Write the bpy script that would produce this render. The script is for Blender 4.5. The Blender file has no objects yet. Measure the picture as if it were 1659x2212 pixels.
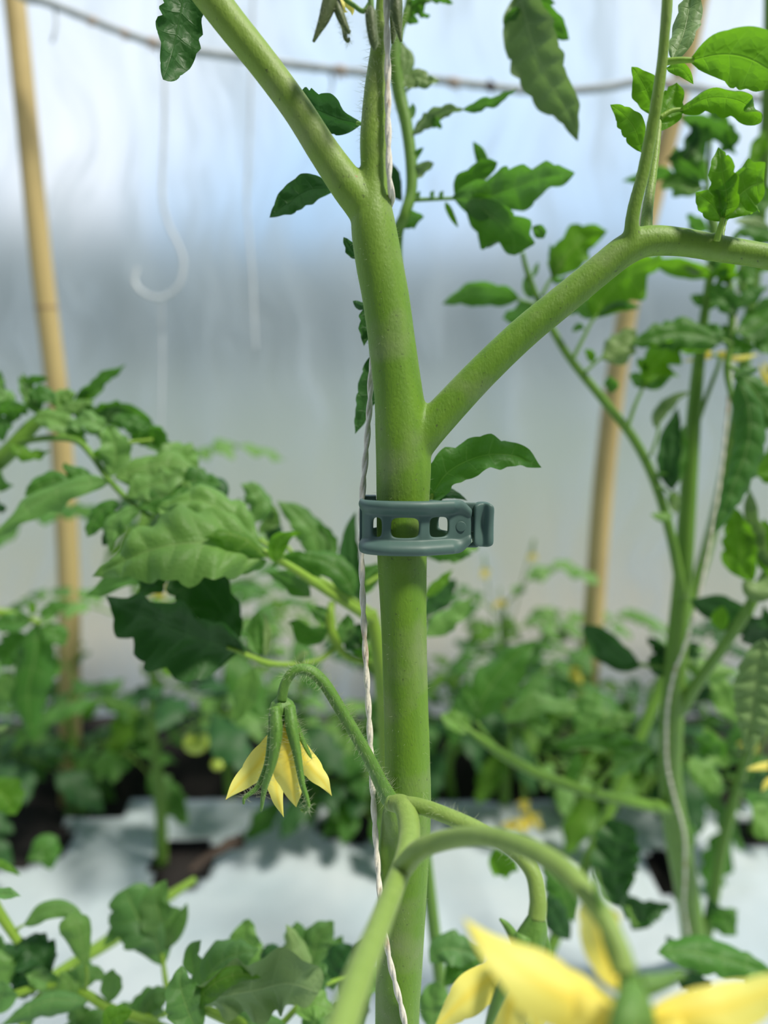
import bpy, bmesh, math, random
import numpy as np
from mathutils import Vector, noise as mnoise

S = bpy.context.scene
C = S.collection
V = lambda *a: np.array(a, float)

# ------------------------------------------------------------------ camera, sky, sun, exposure
W, H_, F = 1659.0, 2212.0, 1659.0
CAMH = 0.45
PITCH = math.radians(12)
cp, sp = math.cos(PITCH), math.sin(PITCH)
CAM = V(0, 0, CAMH)
FWD = V(0, cp, -sp); UPV = V(0, sp, cp); RGT = V(1, 0, 0)
FOCUS = 0.22
cd = bpy.data.cameras.new('camera'); cam = bpy.data.objects.new('camera', cd); C.objects.link(cam)
cam.location = CAM; cam.rotation_euler = (math.pi/2 - PITCH, 0, 0)
cd.sensor_fit = 'HORIZONTAL'; cd.sensor_width = 36; cd.lens = 36; cd.clip_start = 0.01; cd.clip_end = 400
cd.dof.use_dof = True; cd.dof.focus_distance = FOCUS; cd.dof.aperture_fstop = 7.6
S.camera = cam

w = bpy.data.worlds.new('sky'); S.world = w; w.use_nodes = True
nt = w.node_tree; bgn = nt.nodes['Background']
tc = nt.nodes.new('ShaderNodeTexCoord'); sx = nt.nodes.new('ShaderNodeSeparateXYZ')
nt.links.new(tc.outputs['Generated'], sx.inputs[0])
rp = nt.nodes.new('ShaderNodeValToRGB'); nt.links.new(sx.outputs[2], rp.inputs[0])
e = rp.color_ramp.elements
e[0].position = 0.0; e[0].color = (.44, .62, .90, 1)
e[1].position = 1.0; e[1].color = (.40, .56, .85, 1)
m_ = e.new(.14); m_.color = (.42, .74, 1.15, 1)
m_ = e.new(.30); m_.color = (.84, 1.03, 1.22, 1)
nz = nt.nodes.new('ShaderNodeTexNoise'); nz.inputs['Scale'].default_value = 2.6; nz.inputs['Detail'].default_value = 3
nt.links.new(tc.outputs['Generated'], nz.inputs[0])
cr = nt.nodes.new('ShaderNodeValToRGB'); nt.links.new(nz.outputs[0], cr.inputs[0])
cr.color_ramp.elements[0].position = .40; cr.color_ramp.elements[1].position = .68
mx = nt.nodes.new('ShaderNodeMixRGB'); nt.links.new(cr.outputs[0], mx.inputs[0]); nt.links.new(rp.outputs[0], mx.inputs[1])
mx.inputs[2].default_value = (1.12, 1.16, 1.22, 1)
dk = nt.nodes.new('ShaderNodeValToRGB'); nt.links.new(sx.outputs[1], dk.inputs[0])   # the sky is brightest beyond the film wall
mr_ = nt.nodes.new('ShaderNodeMapRange'); mr_.inputs[1].default_value = -.6; mr_.inputs[2].default_value = .75; nt.links.new(sx.outputs[1], mr_.inputs[0]); nt.links.new(mr_.outputs[0], dk.inputs[0])
dk.color_ramp.elements[0].color = (.13, .14, .13, 1); dk.color_ramp.elements[1].color = (1, 1, 1, 1)
mm = nt.nodes.new('ShaderNodeMixRGB'); mm.blend_type = 'MULTIPLY'; mm.inputs[0].default_value = 1
nt.links.new(mx.outputs[0], mm.inputs[1]); nt.links.new(dk.outputs[0], mm.inputs[2])
nt.links.new(mm.outputs[0], bgn.inputs[0]); bgn.inputs[1].default_value = 1.12

sd = bpy.data.lights.new('sun', 'SUN'); sun = bpy.data.objects.new('sun', sd); C.objects.link(sun)
sd.energy = 4.7; sd.angle = math.radians(9); sd.color = (1.0, .95, .84)
sun.rotation_euler = Vector((0.52, -0.27, 1.0)).to_track_quat('Z', 'Y').to_euler()
S.view_settings.view_transform = 'Standard'; S.view_settings.look = 'None'
S.view_settings.exposure = 0.0; S.view_settings.gamma = 1.0; S.view_settings.use_curve_mapping = False
S.cycles.max_bounces = 10; S.cycles.transparent_max_bounces = 16
S.cycles.use_denoising = True

def P(px, py, d):
    """point seen at a pixel of the photo, d metres in front of the camera"""
    return CAM + d*(FWD + RGT*((px-829.5)/F) + UPV*((1106-py)/F))
def dm(py, d0=0.22):
    return d0/(1 + .105*(1106-py)/F)
def PM(px, py, off=0.0):
    return P(px, py, dm(py)+off)
def ground(px, py, z=0.0):
    k = FWD + RGT*((px-829.5)/F) + UPV*((1106-py)/F)
    return CAM + k*((z-CAMH)/k[2])
def nrm(v):
    v = np.asarray(v, float); return v/ (np.linalg.norm(v)+1e-12)

# ------------------------------------------------------------------ materials
def mat(name):
    m = bpy.data.materials.new(name); m.use_nodes = True
    n = m.node_tree; n.nodes.clear()
    o = n.nodes.new('ShaderNodeOutputMaterial')
    return m, n, o
class NT:
    def __init__(s, n): s.n = n
    def node(s, t, **kw):
        x = s.n.nodes.new(t)
        for k, v in kw.items(): setattr(x, k, v)
        return x
    def l(s, a, b): s.n.links.new(a, b)
    def math(s, op, a, b=None, clamp=False):
        x = s.node('ShaderNodeMath', operation=op, use_clamp=clamp)
        for i, q in enumerate((a, b)):
            if q is None: continue
            if isinstance(q, (int, float)): x.inputs[i].default_value = q
            else: s.l(q, x.inputs[i])
        return x.outputs[0]
    def mix(s, f, a, b):
        x = s.node('ShaderNodeMixRGB')
        for i, q in enumerate((f, a, b)):
            if isinstance(q, (int, float)): x.inputs[i].default_value = q
            elif isinstance(q, tuple): x.inputs[i].default_value = (*q, 1)
            else: s.l(q, x.inputs[i])
        return x.outputs[0]
    def noise(s, scale, detail=3, vec=None, stretch=None, rough=.5):
        x = s.node('ShaderNodeTexNoise'); x.inputs['Scale'].default_value = scale
        x.inputs['Detail'].default_value = detail; x.inputs['Roughness'].default_value = rough
        if vec is None:
            t = s.node('ShaderNodeTexCoord'); vec = t.outputs['Object']
        if stretch:
            mp = s.node('ShaderNodeMapping'); mp.inputs['Scale'].default_value = stretch
            s.l(vec, mp.inputs[0]); vec = mp.outputs[0]
        s.l(vec, x.inputs[0]); return x.outputs[0]
    def ramp(s, v, stops):
        x = s.node('ShaderNodeValToRGB'); s.l(v, x.inputs[0]); e = x.color_ramp.elements
        e[0].position, e[0].color = stops[0][0], (*stops[0][1], 1)
        e[1].position, e[1].color = stops[-1][0], (*stops[-1][1], 1)
        for p, c in stops[1:-1]:
            q = e.new(p); q.color = (*c, 1)
        return x.outputs[0]
    def bump(s, h, strength, dist):
        x = s.node('ShaderNodeBump'); x.inputs['Strength'].default_value = strength
        x.inputs['Distance'].default_value = dist; s.l(h, x.inputs['Height']); return x.outputs[0]
    def bsdf(s, col, rough=.5, normal=None, **kw):
        x = s.node('ShaderNodeBsdfPrincipled')
        if isinstance(col, tuple): x.inputs['Base Color'].default_value = (*col, 1)
        else: s.l(col, x.inputs['Base Color'])
        x.inputs['Roughness'].default_value = rough
        for k, v in kw.items(): x.inputs[k.replace('_', ' ')].default_value = v
        if normal is not None: s.l(normal, x.inputs['Normal'])
        return x.outputs[0]
    def mixs(s, f, a, b):
        x = s.node('ShaderNodeMixShader')
        if isinstance(f, (int, float)): x.inputs[0].default_value = f
        else: s.l(f, x.inputs[0])
        s.l(a, x.inputs[1]); s.l(b, x.inputs[2]); return x.outputs[0]

def leaf_mat(name, top, under, trans, tf=.38, vein=(.25, .36, .13)):
    m, n, o = mat(name); t = NT(n)
    uv = t.node('ShaderNodeUVMap').outputs[0]
    s = t.node('ShaderNodeSeparateXYZ'); t.l(uv, s.inputs[0])
    fr = t.math('FRACT', s.outputs[0])
    lat = t.math('ABSOLUTE', t.math('SUBTRACT', fr, .5))
    vv = t.math('ABSOLUTE', t.math('MULTIPLY', t.math('SUBTRACT', s.outputs[1], .5), 2))
    lv = t.math('SUBTRACT', 1, t.math('MULTIPLY', lat, 22), clamp=True)
    lv = t.math('MULTIPLY', lv, t.math('SUBTRACT', 1.0, vv, clamp=True))
    mv = t.math('SUBTRACT', 1, t.math('MULTIPLY', vv, 20), clamp=True)
    ve = t.math('MAXIMUM', t.math('MULTIPLY', lv, .6), mv)
    nz = t.noise(170, 4)
    vo = t.node('ShaderNodeTexVoronoi', feature='DISTANCE_TO_EDGE'); vo.inputs['Scale'].default_value = 420
    tcn = t.node('ShaderNodeTexCoord'); t.l(tcn.outputs['Object'], vo.inputs['Vector'])
    cell = t.math('MULTIPLY', vo.outputs[0], 3, clamp=True)
    blot = t.noise(38, 3)
    geo = t.node('ShaderNodeNewGeometry')
    info = t.node('ShaderNodeObjectInfo')
    rnd = info.outputs['Random']
    topc = t.mix(t.math('MULTIPLY', blot, .55), top, tuple(c*f for c, f in zip(top, (1.75, 1.4, 1.7))))
    topc = t.mix(t.math('MULTIPLY', rnd, .4), topc, (top[0]*1.6, top[1]*1.18, top[2]*.7))
    col = t.mix(geo.outputs['Backfacing'], topc, under)
    col = t.mix(t.math('MULTIPLY', ve, .8), col, vein)
    h = t.math('ADD', t.math('MULTIPLY', ve, -.7), t.math('ADD', t.math('MULTIPLY', cell, .35), t.math('MULTIPLY', nz, .4)))
    nb = t.bump(h, .55, .0006)
    b = t.bsdf(col, .5, nb, Specular_IOR_Level=.35)
    tr = t.node('ShaderNodeBsdfTranslucent'); t.l(t.mix(t.math('MULTIPLY', ve, .5), trans, tuple(min(1, c*1.5) for c in trans)), tr.inputs[0]); t.l(nb, tr.inputs['Normal'])
    t.l(t.mixs(tf, b, tr.outputs[0]), o.inputs[0])
    return m
def stem_mat(name, a, b, hairy=.5, rough=.55, scale=300, tinted=False):
    m, n, o = mat(name); t = NT(n)
    st = t.noise(scale, 4, stretch=(1, 1, .12))
    col = t.mix(st, a, b)
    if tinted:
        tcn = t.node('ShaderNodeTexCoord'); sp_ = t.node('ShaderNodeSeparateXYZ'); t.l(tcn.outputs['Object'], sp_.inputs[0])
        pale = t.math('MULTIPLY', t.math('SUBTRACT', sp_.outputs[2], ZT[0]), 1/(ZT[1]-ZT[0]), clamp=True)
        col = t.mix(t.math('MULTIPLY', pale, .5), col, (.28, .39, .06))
        gy = t.math('SUBTRACT', t.noise(70, 3), .48)
        col = t.mix(t.math('MULTIPLY', gy, 1.6, clamp=True), col, (.27, .29, .17))
        sp2 = t.noise(900, 2)
        spk = t.math('MULTIPLY', t.math('SUBTRACT', sp2, .66), 8, clamp=True)
        col = t.mix(spk, col, (.06, .09, .02))
    fz = t.noise(1800, 2, stretch=(1, 1, .5))
    h = t.math('ADD', t.math('MULTIPLY', st, .8), t.math('MULTIPLY', fz, .7))
    nb = t.bump(h, .5, .0004)
    x = t.bsdf(col, rough, nb)
    for q in n.nodes:
        if q.type == 'BSDF_PRINCIPLED':
            q.inputs['Sheen Weight'].default_value = hairy; q.inputs['Sheen Roughness'].default_value = .35
            q.inputs['Sheen Tint'].default_value = (.8, .9, .6, 1)
            q.inputs['Subsurface Weight'].default_value = .18; q.inputs['Subsurface Scale'].default_value = .004
            q.inputs['Subsurface Radius'].default_value = (.7, 1, .2)
    t.l(x, o.inputs[0]); return m
def simple(name, col, rough=.5, nscale=60, var=.3, bumpd=.0005, trans=0, tcol=None, stretch=None, **kw):
    m, n, o = mat(name); t = NT(n)
    nz = t.noise(nscale, 4, stretch=stretch)
    c = t.mix(nz, tuple(x*(1-var) for x in col), tuple(min(1, x*(1+var)) for x in col))
    b = t.bsdf(c, rough, t.bump(nz, .4, bumpd), **kw)
    if trans:
        tr = t.node('ShaderNodeBsdfTranslucent'); tr.inputs[0].default_value = (*(tcol or col), 1)
        b = t.mixs(trans, b, tr.outputs[0])
    t.l(b, o.inputs[0]); return m

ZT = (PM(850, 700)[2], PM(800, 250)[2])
M = {}
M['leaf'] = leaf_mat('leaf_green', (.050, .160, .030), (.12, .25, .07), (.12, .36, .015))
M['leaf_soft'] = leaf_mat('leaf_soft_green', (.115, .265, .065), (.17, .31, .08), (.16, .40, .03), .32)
M['leaf_dark_shaded'] = leaf_mat('leaf_dark_shaded_green', (.022, .085, .022), (.035, .11, .025), (.03, .15, .008), .25, vein=(.07, .16, .05))  # dark leaf green, shade of turned-away leaflets painted into the colour
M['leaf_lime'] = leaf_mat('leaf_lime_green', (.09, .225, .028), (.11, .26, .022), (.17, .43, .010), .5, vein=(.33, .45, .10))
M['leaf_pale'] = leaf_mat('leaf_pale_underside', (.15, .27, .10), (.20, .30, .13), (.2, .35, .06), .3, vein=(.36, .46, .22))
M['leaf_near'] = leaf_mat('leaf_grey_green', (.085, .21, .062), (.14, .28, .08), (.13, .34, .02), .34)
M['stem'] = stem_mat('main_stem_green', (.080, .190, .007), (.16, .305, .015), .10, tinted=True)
M['vine'] = stem_mat('vine_green', (.15, .29, .018), (.27, .42, .04), .12)
M['vine_dark'] = stem_mat('vine_mid_green', (.075, .19, .015), (.16, .31, .03), .12)
M['calyx'] = stem_mat('calyx_green', (.06, .16, .02), (.14, .28, .04), .15, scale=900)
M['hair'] = simple('plant_hair', (.62, .68, .45), .4, trans=.4)
M['petal'] = None
def petal_mat():
    m, n, o = mat('petal_yellow'); t = NT(n)
    uv = t.node('ShaderNodeUVMap').outputs[0]; s = t.node('ShaderNodeSeparateXYZ'); t.l(uv, s.inputs[0])
    vv = t.math('ABSOLUTE', t.math('MULTIPLY', t.math('SUBTRACT', s.outputs[1], .5), 2))
    core = t.math('SUBTRACT', 1, t.math('MULTIPLY', vv, 2.6), clamp=True)
    basef = t.math('SUBTRACT', 1, t.math('MULTIPLY', s.outputs[0], .5), clamp=True)
    k = t.math('MULTIPLY', t.math('ADD', t.math('MULTIPLY', core, .5), t.math('MULTIPLY', basef, .5)), 1.0, clamp=True)
    c = t.mix(k, (.93, .87, .22), (.92, .66, .02))
    nz = t.noise(260, 3)
    c = t.mix(t.math('MULTIPLY', nz, .35), c, (.85, .70, .12))
    b = t.bsdf(c, .55, t.bump(nz, .3, .0004))
    tr = t.node('ShaderNodeBsdfTranslucent'); t.l(c, tr.inputs[0])
    t.l(t.mixs(.4, b, tr.outputs[0]), o.inputs[0]); return m
M['petal'] = petal_mat()
M['clip'] = simple('clip_teal_plastic', (.066, .125, .108), .52, nscale=180, var=.14, bumpd=.00025)
M['twine'] = simple('twine_cotton', (.62, .57, .48), .85, nscale=420, var=.28, bumpd=.0004)
def twine_mat():
    m, n, o = mat('twine_cotton_flecked'); t = NT(n)
    a = t.noise(700, 4); f = t.noise(240, 3, stretch=(1, 1, .5))
    fl = t.math('MULTIPLY', t.math('SUBTRACT', f, .585), 9, clamp=True)
    c = t.mix(a, (.62, .57, .46), (.88, .85, .76)); c = t.mix(t.math('MULTIPLY', fl, .75), c, (.33, .19, .08))
    t.l(t.bsdf(c, .85, t.bump(a, .6, .0004)), o.inputs[0]); return m
M['twine'] = twine_mat()
M['old_rope'] = simple('old_rope', (.50, .54, .56), .8, nscale=90, var=.3, bumpd=.001)
M['fluff'] = simple('rope_fluff', (.50, .42, .36), .9, nscale=200, var=.4)
M['plastic_string'] = simple('clear_plastic_string', (.72, .76, .80), .3, trans=.3, tcol=(.8, .85, .9))
def bamboo_mat():
    m, n, o = mat('bamboo'); t = NT(n)
    st = t.noise(130, 4, stretch=(1, 1, .05)); b2 = t.noise(14, 3)
    c = t.mix(st, (.44, .32, .12), (.66, .52, .24))
    c = t.mix(t.math('MULTIPLY', t.math('SUBTRACT', b2, .5), 2, clamp=True), c, (.34, .25, .10))
    t.l(t.bsdf(c, .45, t.bump(st, .3, .0006)), o.inputs[0]); return m
M['bamboo'] = bamboo_mat()
M['node'] = simple('bamboo_joint', (.33, .22, .10), .6)
M['fruit'] = simple('unripe_tomato', (.48, .60, .07), .25, nscale=40, var=.15)
M['stick'] = simple('dark_stick', (.055, .035, .025), .8, nscale=150, var=.5)
M['soil'] = simple('soil_black', (.014, .011, .010), .95, nscale=55, var=.6, bumpd=.004)
M['dry'] = simple('dry_leaf', (.42, .24, .12), .8, var=.4)

# ------------------------------------------------------------------ mesh tools
def catmull(pts, n):
    p = np.asarray(pts, float)
    if len(p) == 2: return p[0] + np.linspace(0, 1, n)[:, None]*(p[1]-p[0])
    q = np.vstack([2*p[0]-p[1], p, 2*p[-1]-p[-2]])
    m = len(p)-1; out = []
    for t in np.linspace(0, m, n):
        i = min(int(t), m-1); u = t-i; a, b, c, d = q[i:i+4]
        out.append(.5*((2*b)+(c-a)*u+(2*a-5*b+4*c-d)*u*u+(3*b-a-3*c+d)*u**3))
    return np.array(out)
class MB:
    def __init__(s): s.v = []; s.f = []; s.uv = []; s.mi = []; s.nv = 0
    def add(s, v, f, uv=None, mi=0):
        v = np.asarray(v, float); s.v.append(v)
        s.f += [tuple(i+s.nv for i in q) for q in f]
        s.uv.append(np.asarray(uv, float) if uv is not None else np.zeros((len(v), 2)))
        s.mi += [mi]*len(f); s.nv += len(v); return s
    def tube(s, pts, rad, seg=10, n=None, mi=0, cap=True, bumps=None):
        """pts: 3D points, rad: radius per point; swept along a smooth curve"""
        pts = np.asarray(pts, float); n = n or max(4, (len(pts)-1)*8)
        c = catmull(np.hstack([pts, np.asarray(rad, float).reshape(-1, 1)]), n)
        r = np.maximum(c[:, 3], 1e-6); c = c[:, :3]
        T = np.gradient(c, axis=0); T /= np.linalg.norm(T, axis=1)[:, None]+1e-12
        a = np.cross(T[0], V(.3, .9, .2)); a = nrm(a); vs = []; uv = []
        for i in range(n):
            a = nrm(a - T[i]*np.dot(a, T[i])); b = np.cross(T[i], a)
            th = np.arange(seg)*2*math.pi/seg
            rr = r[i]*(np.ones(seg) if bumps is None else bumps(i/(n-1), th))
            vs.append(c[i] + (np.cos(th)*rr)[:, None]*a + (np.sin(th)*rr)[:, None]*b)
            uv += [(i/(n-1), k/seg) for k in range(seg)]
        v = np.vstack(vs); f = []
        for i in range(n-1):
            for k in range(seg):
                k2 = (k+1) % seg; f.append((i*seg+k, i*seg+k2, (i+1)*seg+k2, (i+1)*seg+k))
        if cap:
            f.append(tuple(range(seg-1, -1, -1))); f.append(tuple((n-1)*seg+k for k in range(seg)))
        return s.add(v, f, uv, mi)
    def blob(s, c, r, seg=16, rings=10, fn=None, mi=0):
        v = []; f = []
        for i in range(rings+1):
            ph = math.pi*i/rings
            for k in range(seg):
                th = 2*math.pi*k/seg; d = V(math.sin(ph)*math.cos(th), math.sin(ph)*math.sin(th), math.cos(ph))
                v.append(np.asarray(c)+d*np.asarray(r)*(fn(d) if fn else 1))
        for i in range(rings):
            for k in range(seg):
                k2 = (k+1) % seg; f.append((i*seg+k, (i+1)*seg+k, (i+1)*seg+k2, i*seg+k2))
        return s.add(v, f, None, mi)
    def build(s, name, mats, parent=None, smooth=True, root=None):
        me = bpy.data.meshes.new(name)
        v = np.vstack(s.v)
        if parent is not None: v = v - np.array(ROOT[top(parent).name])
        me.from_pydata(v.tolist(), [], s.f)
        if not isinstance(mats, (list, tuple)): mats = [mats]
        for m in mats: me.materials.append(m)
        uvl = me.uv_layers.new(name='UVMap'); uv = np.vstack(s.uv)
        li = np.empty(len(me.loops), int); me.loops.foreach_get('vertex_index', li)
        uvl.data.foreach_set('uv', uv[li].ravel())
        me.polygons.foreach_set('material_index', s.mi)
        me.polygons.foreach_set('use_smooth', [smooth]*len(me.polygons))
        me.update()
        o = bpy.data.objects.new(name, me); C.objects.link(o)
        if parent is not None: o.parent = parent
        return o
ROOT = {}
def top(o):
    while o.parent: o = o.parent
    return o
def thing(name, label, cat, loc, group=None):
    o = bpy.data.objects.new(name, None); C.objects.link(o); o.location = loc; o.empty_display_size = .01
    ROOT[o.name] = tuple(loc); o['label'] = label; o['category'] = cat
    if group: o['group'] = group
    return o
def tag(o, label, cat, group=None):
    o['label'] = label; o['category'] = cat
    if group: o['group'] = group
    return o
def struct(o): o['kind'] = 'structure'; return o

# ---- a leaflet blade around a curved midrib
def blade(mb, mid, hw, nref, N=4, dep=.30, skew=.55, fold=.18, curl=-.35, wave=.12, quilt=.10, seed=0, nu=None, nv=4, mi=0, prof=(.55, .95), tooth=1.1, twist=0.0):
    rng = random.Random(seed); nu = nu or N*8
    K = 60; c = catmull(mid, K); T = np.gradient(c, axis=0); T /= np.linalg.norm(T, axis=1)[:, None]+1e-12
    seglen = np.linalg.norm(np.diff(c, axis=0), axis=1); L = seglen.sum(); s = np.concatenate([[0], np.cumsum(seglen)])/L
    a, b = prof; mxu = a/(a+b); mxv = (mxu**a)*((1-mxu)**b)
    wk = [(rng.uniform(-.30, .30), rng.uniform(0, 6.28)) for _ in range(2)]
    amp = [[rng.uniform(.35, 1.3) for _ in range(N+2)] for _ in range(2)]
    ph = [rng.uniform(0, 6.28) for _ in range(4)]
    def at(u):
        x = np.array([np.interp(u, s, c[:, k]) for k in range(3)]); t = nrm(np.array([np.interp(u, s, T[:, k]) for k in range(3)]))
        if u > 1: x = c[-1]+T[-1]*(u-1)*L
        return x, t
    vs = []; uv = []
    for i in range(nu+1):
        u = i/nu
        w0 = hw*(max(u, 1e-4)**a)*(max(1-u, 0)**b)/mxv
        p = (u*N) % 1.0; li = min(int(u*N), N)
        for j in range(-nv, nv+1):
            v = j/nv; av = abs(v); side = 0 if v < 0 else 1
            uu = min(max(u*N + wk[side][0]*math.sin(u*N*1.7+wk[side][1])*min(1, 4*u), 0), N); p_ = uu % 1.0; li = min(int(uu), N)
            lobe = 1 - dep*1.05*amp[side][li]*abs(2*p_-1)**tooth
            wv = max(w0*lobe, 0)*av
            x, t = at(min(u + skew*wv*.9/L*(1-u*.6), 1.02))
            nn = nrm(nref - t*np.dot(nref, t)); sd_ = np.cross(t, nn)
            if twist:
                ct, st_ = math.cos(twist*u), math.sin(twist*u); nn, sd_ = nn*ct+sd_*st_, sd_*ct-nn*st_
            ang = fold + curl*av
            off = sd_*(wv*math.cos(ang)*(1 if v >= 0 else -1)) + nn*(wv*math.sin(ang))
            z = wave*hw*(av**1.6)*math.sin(u*N*3.3+ph[side]) * min(1, 6*(1-u))
            z += quilt*.9*hw*abs(math.cos(math.pi*p))*math.sin(math.pi*min(1, av*1.0))*min(1, 5*(1-u))
            vs.append(x + off + nn*z); uv.append((u*N, .5+.5*v))
    f = []; m = 2*nv+1
    for i in range(nu):
        for j in range(m-1):
            f.append((i*m+j, i*m+j+1, (i+1)*m+j+1, (i+1)*m+j))
    return mb.add(vs, f, uv, mi)

SEED = [100]
def leaflet(parent, pts, hw, d=None, side='t', m='leaf', name='leaflet', N=4, dep=.3, bow=0.0, up=.55, **kw):
    """pts: photo points of the midrib [(px,py) or (px,py,depth)]; hw: half width in photo px"""
    SEED[0] += 1
    pp = [P(q[0], q[1], (q[2] if len(q) > 2 else d)) for q in pts]
    dd = np.mean([(q[2] if len(q) > 2 else d) for q in pts])
    if bow: pp[len(pp)//2] = pp[len(pp)//2] + nrm(CAM-pp[len(pp)//2])*bow
    ctr = pp[len(pp)//2]; tocam = nrm(CAM-ctr)
    n = nrm(tocam*.8 + V(0, 0, 1)*up) if side == 't' else nrm(-tocam*.85 + V(0, 0, 1)*up)
    t = nrm(pp[-1]-pp[0]); n2 = nrm(n-t*np.dot(n, t)); s_ = np.cross(t, n2)
    vis = math.sqrt(max(0, 1-np.dot(s_, tocam)**2))
    w_ = hw*dd/F/max(.6, vis)
    kw.setdefault('nv', 5); rg = random.Random(SEED[0]*7)
    kw.setdefault('curl', rg.uniform(-.85, -.1)); kw.setdefault('fold', rg.uniform(.05, .5)); kw.setdefault('twist', rg.uniform(-.45, .45)); kw.setdefault('wave', rg.uniform(.12, .24))
    mb = MB(); blade(mb, pp, w_*1.04, n, N=N, dep=dep, seed=SEED[0], **kw)
    return mb.build(name, M[m], parent)

def stalk(parent, pts, wd, d=None, m='vine', name='leaf', seg=10):
    """pts photo points, wd = widths in photo px"""
    if not isinstance(wd, (list, tuple)): wd = [wd]*len(pts)
    if len(wd) == 2 and len(pts) > 2: wd = list(np.linspace(wd[0], wd[1], len(pts)))
    pp = []; rr = []
    for q, w_ in zip(pts, wd):
        dd = q[2] if len(q) > 2 else d
        pp.append(P(q[0], q[1], dd)); rr.append(w_*.5*dd/F)
    return MB().tube(pp, rr, seg).build(name, M[m], parent)

# ---- a compound tomato leaf as one mesh, for plants further back
def compound(mb, o, dirn, L, rng, size, mi_s=0, mi_l=1, droop=.5, nu=9, nv=2, pairs=3, lift=.35, rr=.0011, crisp=.35):
    dirn = nrm(dirn); up = V(0, 0, 1); side = nrm(np.cross(dirn, up))
    ts = np.linspace(0, 1, 7)
    path = [o + dirn*L*t*(1-.12*t) + up*L*(lift*t - droop*t*t) for t in ts]
    mb.tube(path, [rr*(1-.6*t) for t in ts], 6, 12, mi=mi_s)
    cc = catmull(path, 40)
    def pt(t): return cc[int(t*39)]
    def tan(t): i = int(t*38); return nrm(cc[i+1]-cc[i])
    specs = []
    for k in range(pairs):
        t = .30 + .6*k/max(1, pairs); specs += [(t, 1, size*rng.uniform(.8, 1.1)), (t+.03, -1, size*rng.uniform(.8, 1.1))]
        if rng.random() < .7: specs.append((t+.1, rng.choice((-1, 1)), size*.35))
    for (t, s_, sz) in specs:
        b = pt(min(t, .99)); tg = tan(min(t, .98)); dr = nrm(side*s_ + tg*rng.uniform(.35, .7) + up*rng.uniform(-.25, .25))
        q = [b, b+dr*sz*.2, b+dr*sz*.75+up*sz*.05, b+dr*sz*1.25-up*sz*rng.uniform(.1, .45)]
        blade(mb, q[1:], sz*.33, nrm(up+tg*rng.uniform(-.4, .4)+V(0, -1, 0)*rng.uniform(0, .5)), N=3, dep=crisp, seed=rng.random(), nu=nu, nv=nv, mi=mi_l, wave=.2)
        mb.tube(q[:2], [rr*.6, rr*.5], 5, 3, mi=mi_s)
    tg = tan(.98); b = cc[-1]
    q = [b-tg*size*.05, b+tg*size*.7-up*size*.05, b+tg*size*1.45-up*size*.35]
    blade(mb, q, size*.45, nrm(up+V(0, -1, 0)*rng.uniform(0, .6)), N=4, dep=crisp, seed=rng.random(), nu=nu+3, nv=nv, mi=mi_l, wave=.2)

def bush(px, py, toppy, label, seed, nl=9, L=.10, size=.035, m='leaf_soft', flowers=0, fruits=(), lean=(0, 0), crisp=.35, pairs=3, blooms=()):
    rng = random.Random(seed); g = ground(px, py, .003)
    d = np.dot(g-CAM, FWD); z1 = P(px, toppy, d)[2]; z1 = max(z1, .06)
    r = thing('tomato_plant', label, 'plant', g, PLANTS)
    pts = [g + V(lean[0]*t + rng.uniform(-.006, .006)*(t > 0), lean[1]*t + rng.uniform(-.006, .006)*(t > 0), (z1-g[2])*t*.92) for t in np.linspace(0, 1, 6)]
    MB().tube(pts, list(np.linspace(.0055, .002, 6)), 8).build('main_stem', M['vine_dark'], r)
    cc = catmull(pts, 50); th = rng.uniform(0, 6.28)
    nl = max(5, round(nl*.78))
    for i in range(nl):
        t = .36 + .64*i/(nl-1); th += 2.4 + rng.uniform(-.4, .4)
        dr = V(math.cos(th), math.sin(th)*.7, rng.uniform(.0, .4)+.5*(t > .93))
        mb = MB(); k = 1-.45*max(0, t-.5)
        compound(mb, cc[int(t*49)], dr, L*k*rng.uniform(.8, 1.15), rng, size*k, droop=rng.uniform(.35, .85), crisp=crisp, pairs=pairs)
        mb.build('leaf', [M['vine_dark'], M[rng.choice((m, m, 'leaf', 'leaf_lime', 'leaf_dark_shaded'))]], r)
    for i in range(flowers):
        t = rng.uniform(.35, .95); c = cc[int(t*49)] + V(rng.uniform(-.04, .04), rng.uniform(-.05, -.01), rng.uniform(-.01, .02))
        small_flower(r, c, rng, cc[int(t*49)])
    for (fx, fy, s_) in blooms:
        c = P(fx, fy, d-.07); small_flower(r, c, rng, cc[int(rng.uniform(.4, .9)*49)], s_*d/F)
    for (fx, fy, fr) in fruits:
        c = P(fx, fy, d-.06)
        mb = MB(); rad = fr*(d-.06)/F; mb.blob(c, V(1, 1, .88)*rad, 20, 12, lambda q: 1-.08*max(0, q[2])**6)
        f = mb.build('fruit', M['fruit'], r)
        mb = MB()
        for k in range(5):
            a = k*1.257; q = V(math.cos(a), math.sin(a), 0)
            blade(mb, [c+V(0, 0, rad*.85), c+q*rad*.5+V(0, 0, rad*.9), c+q*rad*.95+V(0, 0, rad*.6)], rad*.16, V(0, 0, 1), N=1, dep=0, nu=5, nv=1, seed=k)
        mb.tube([c+V(0, 0, rad*.8), c+V(.003, 0, rad*1.5), cc[25]], [.0009, .0009, .001], 6, 8)
        mb.build('calyx', M['calyx'], f)
    return r
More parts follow.
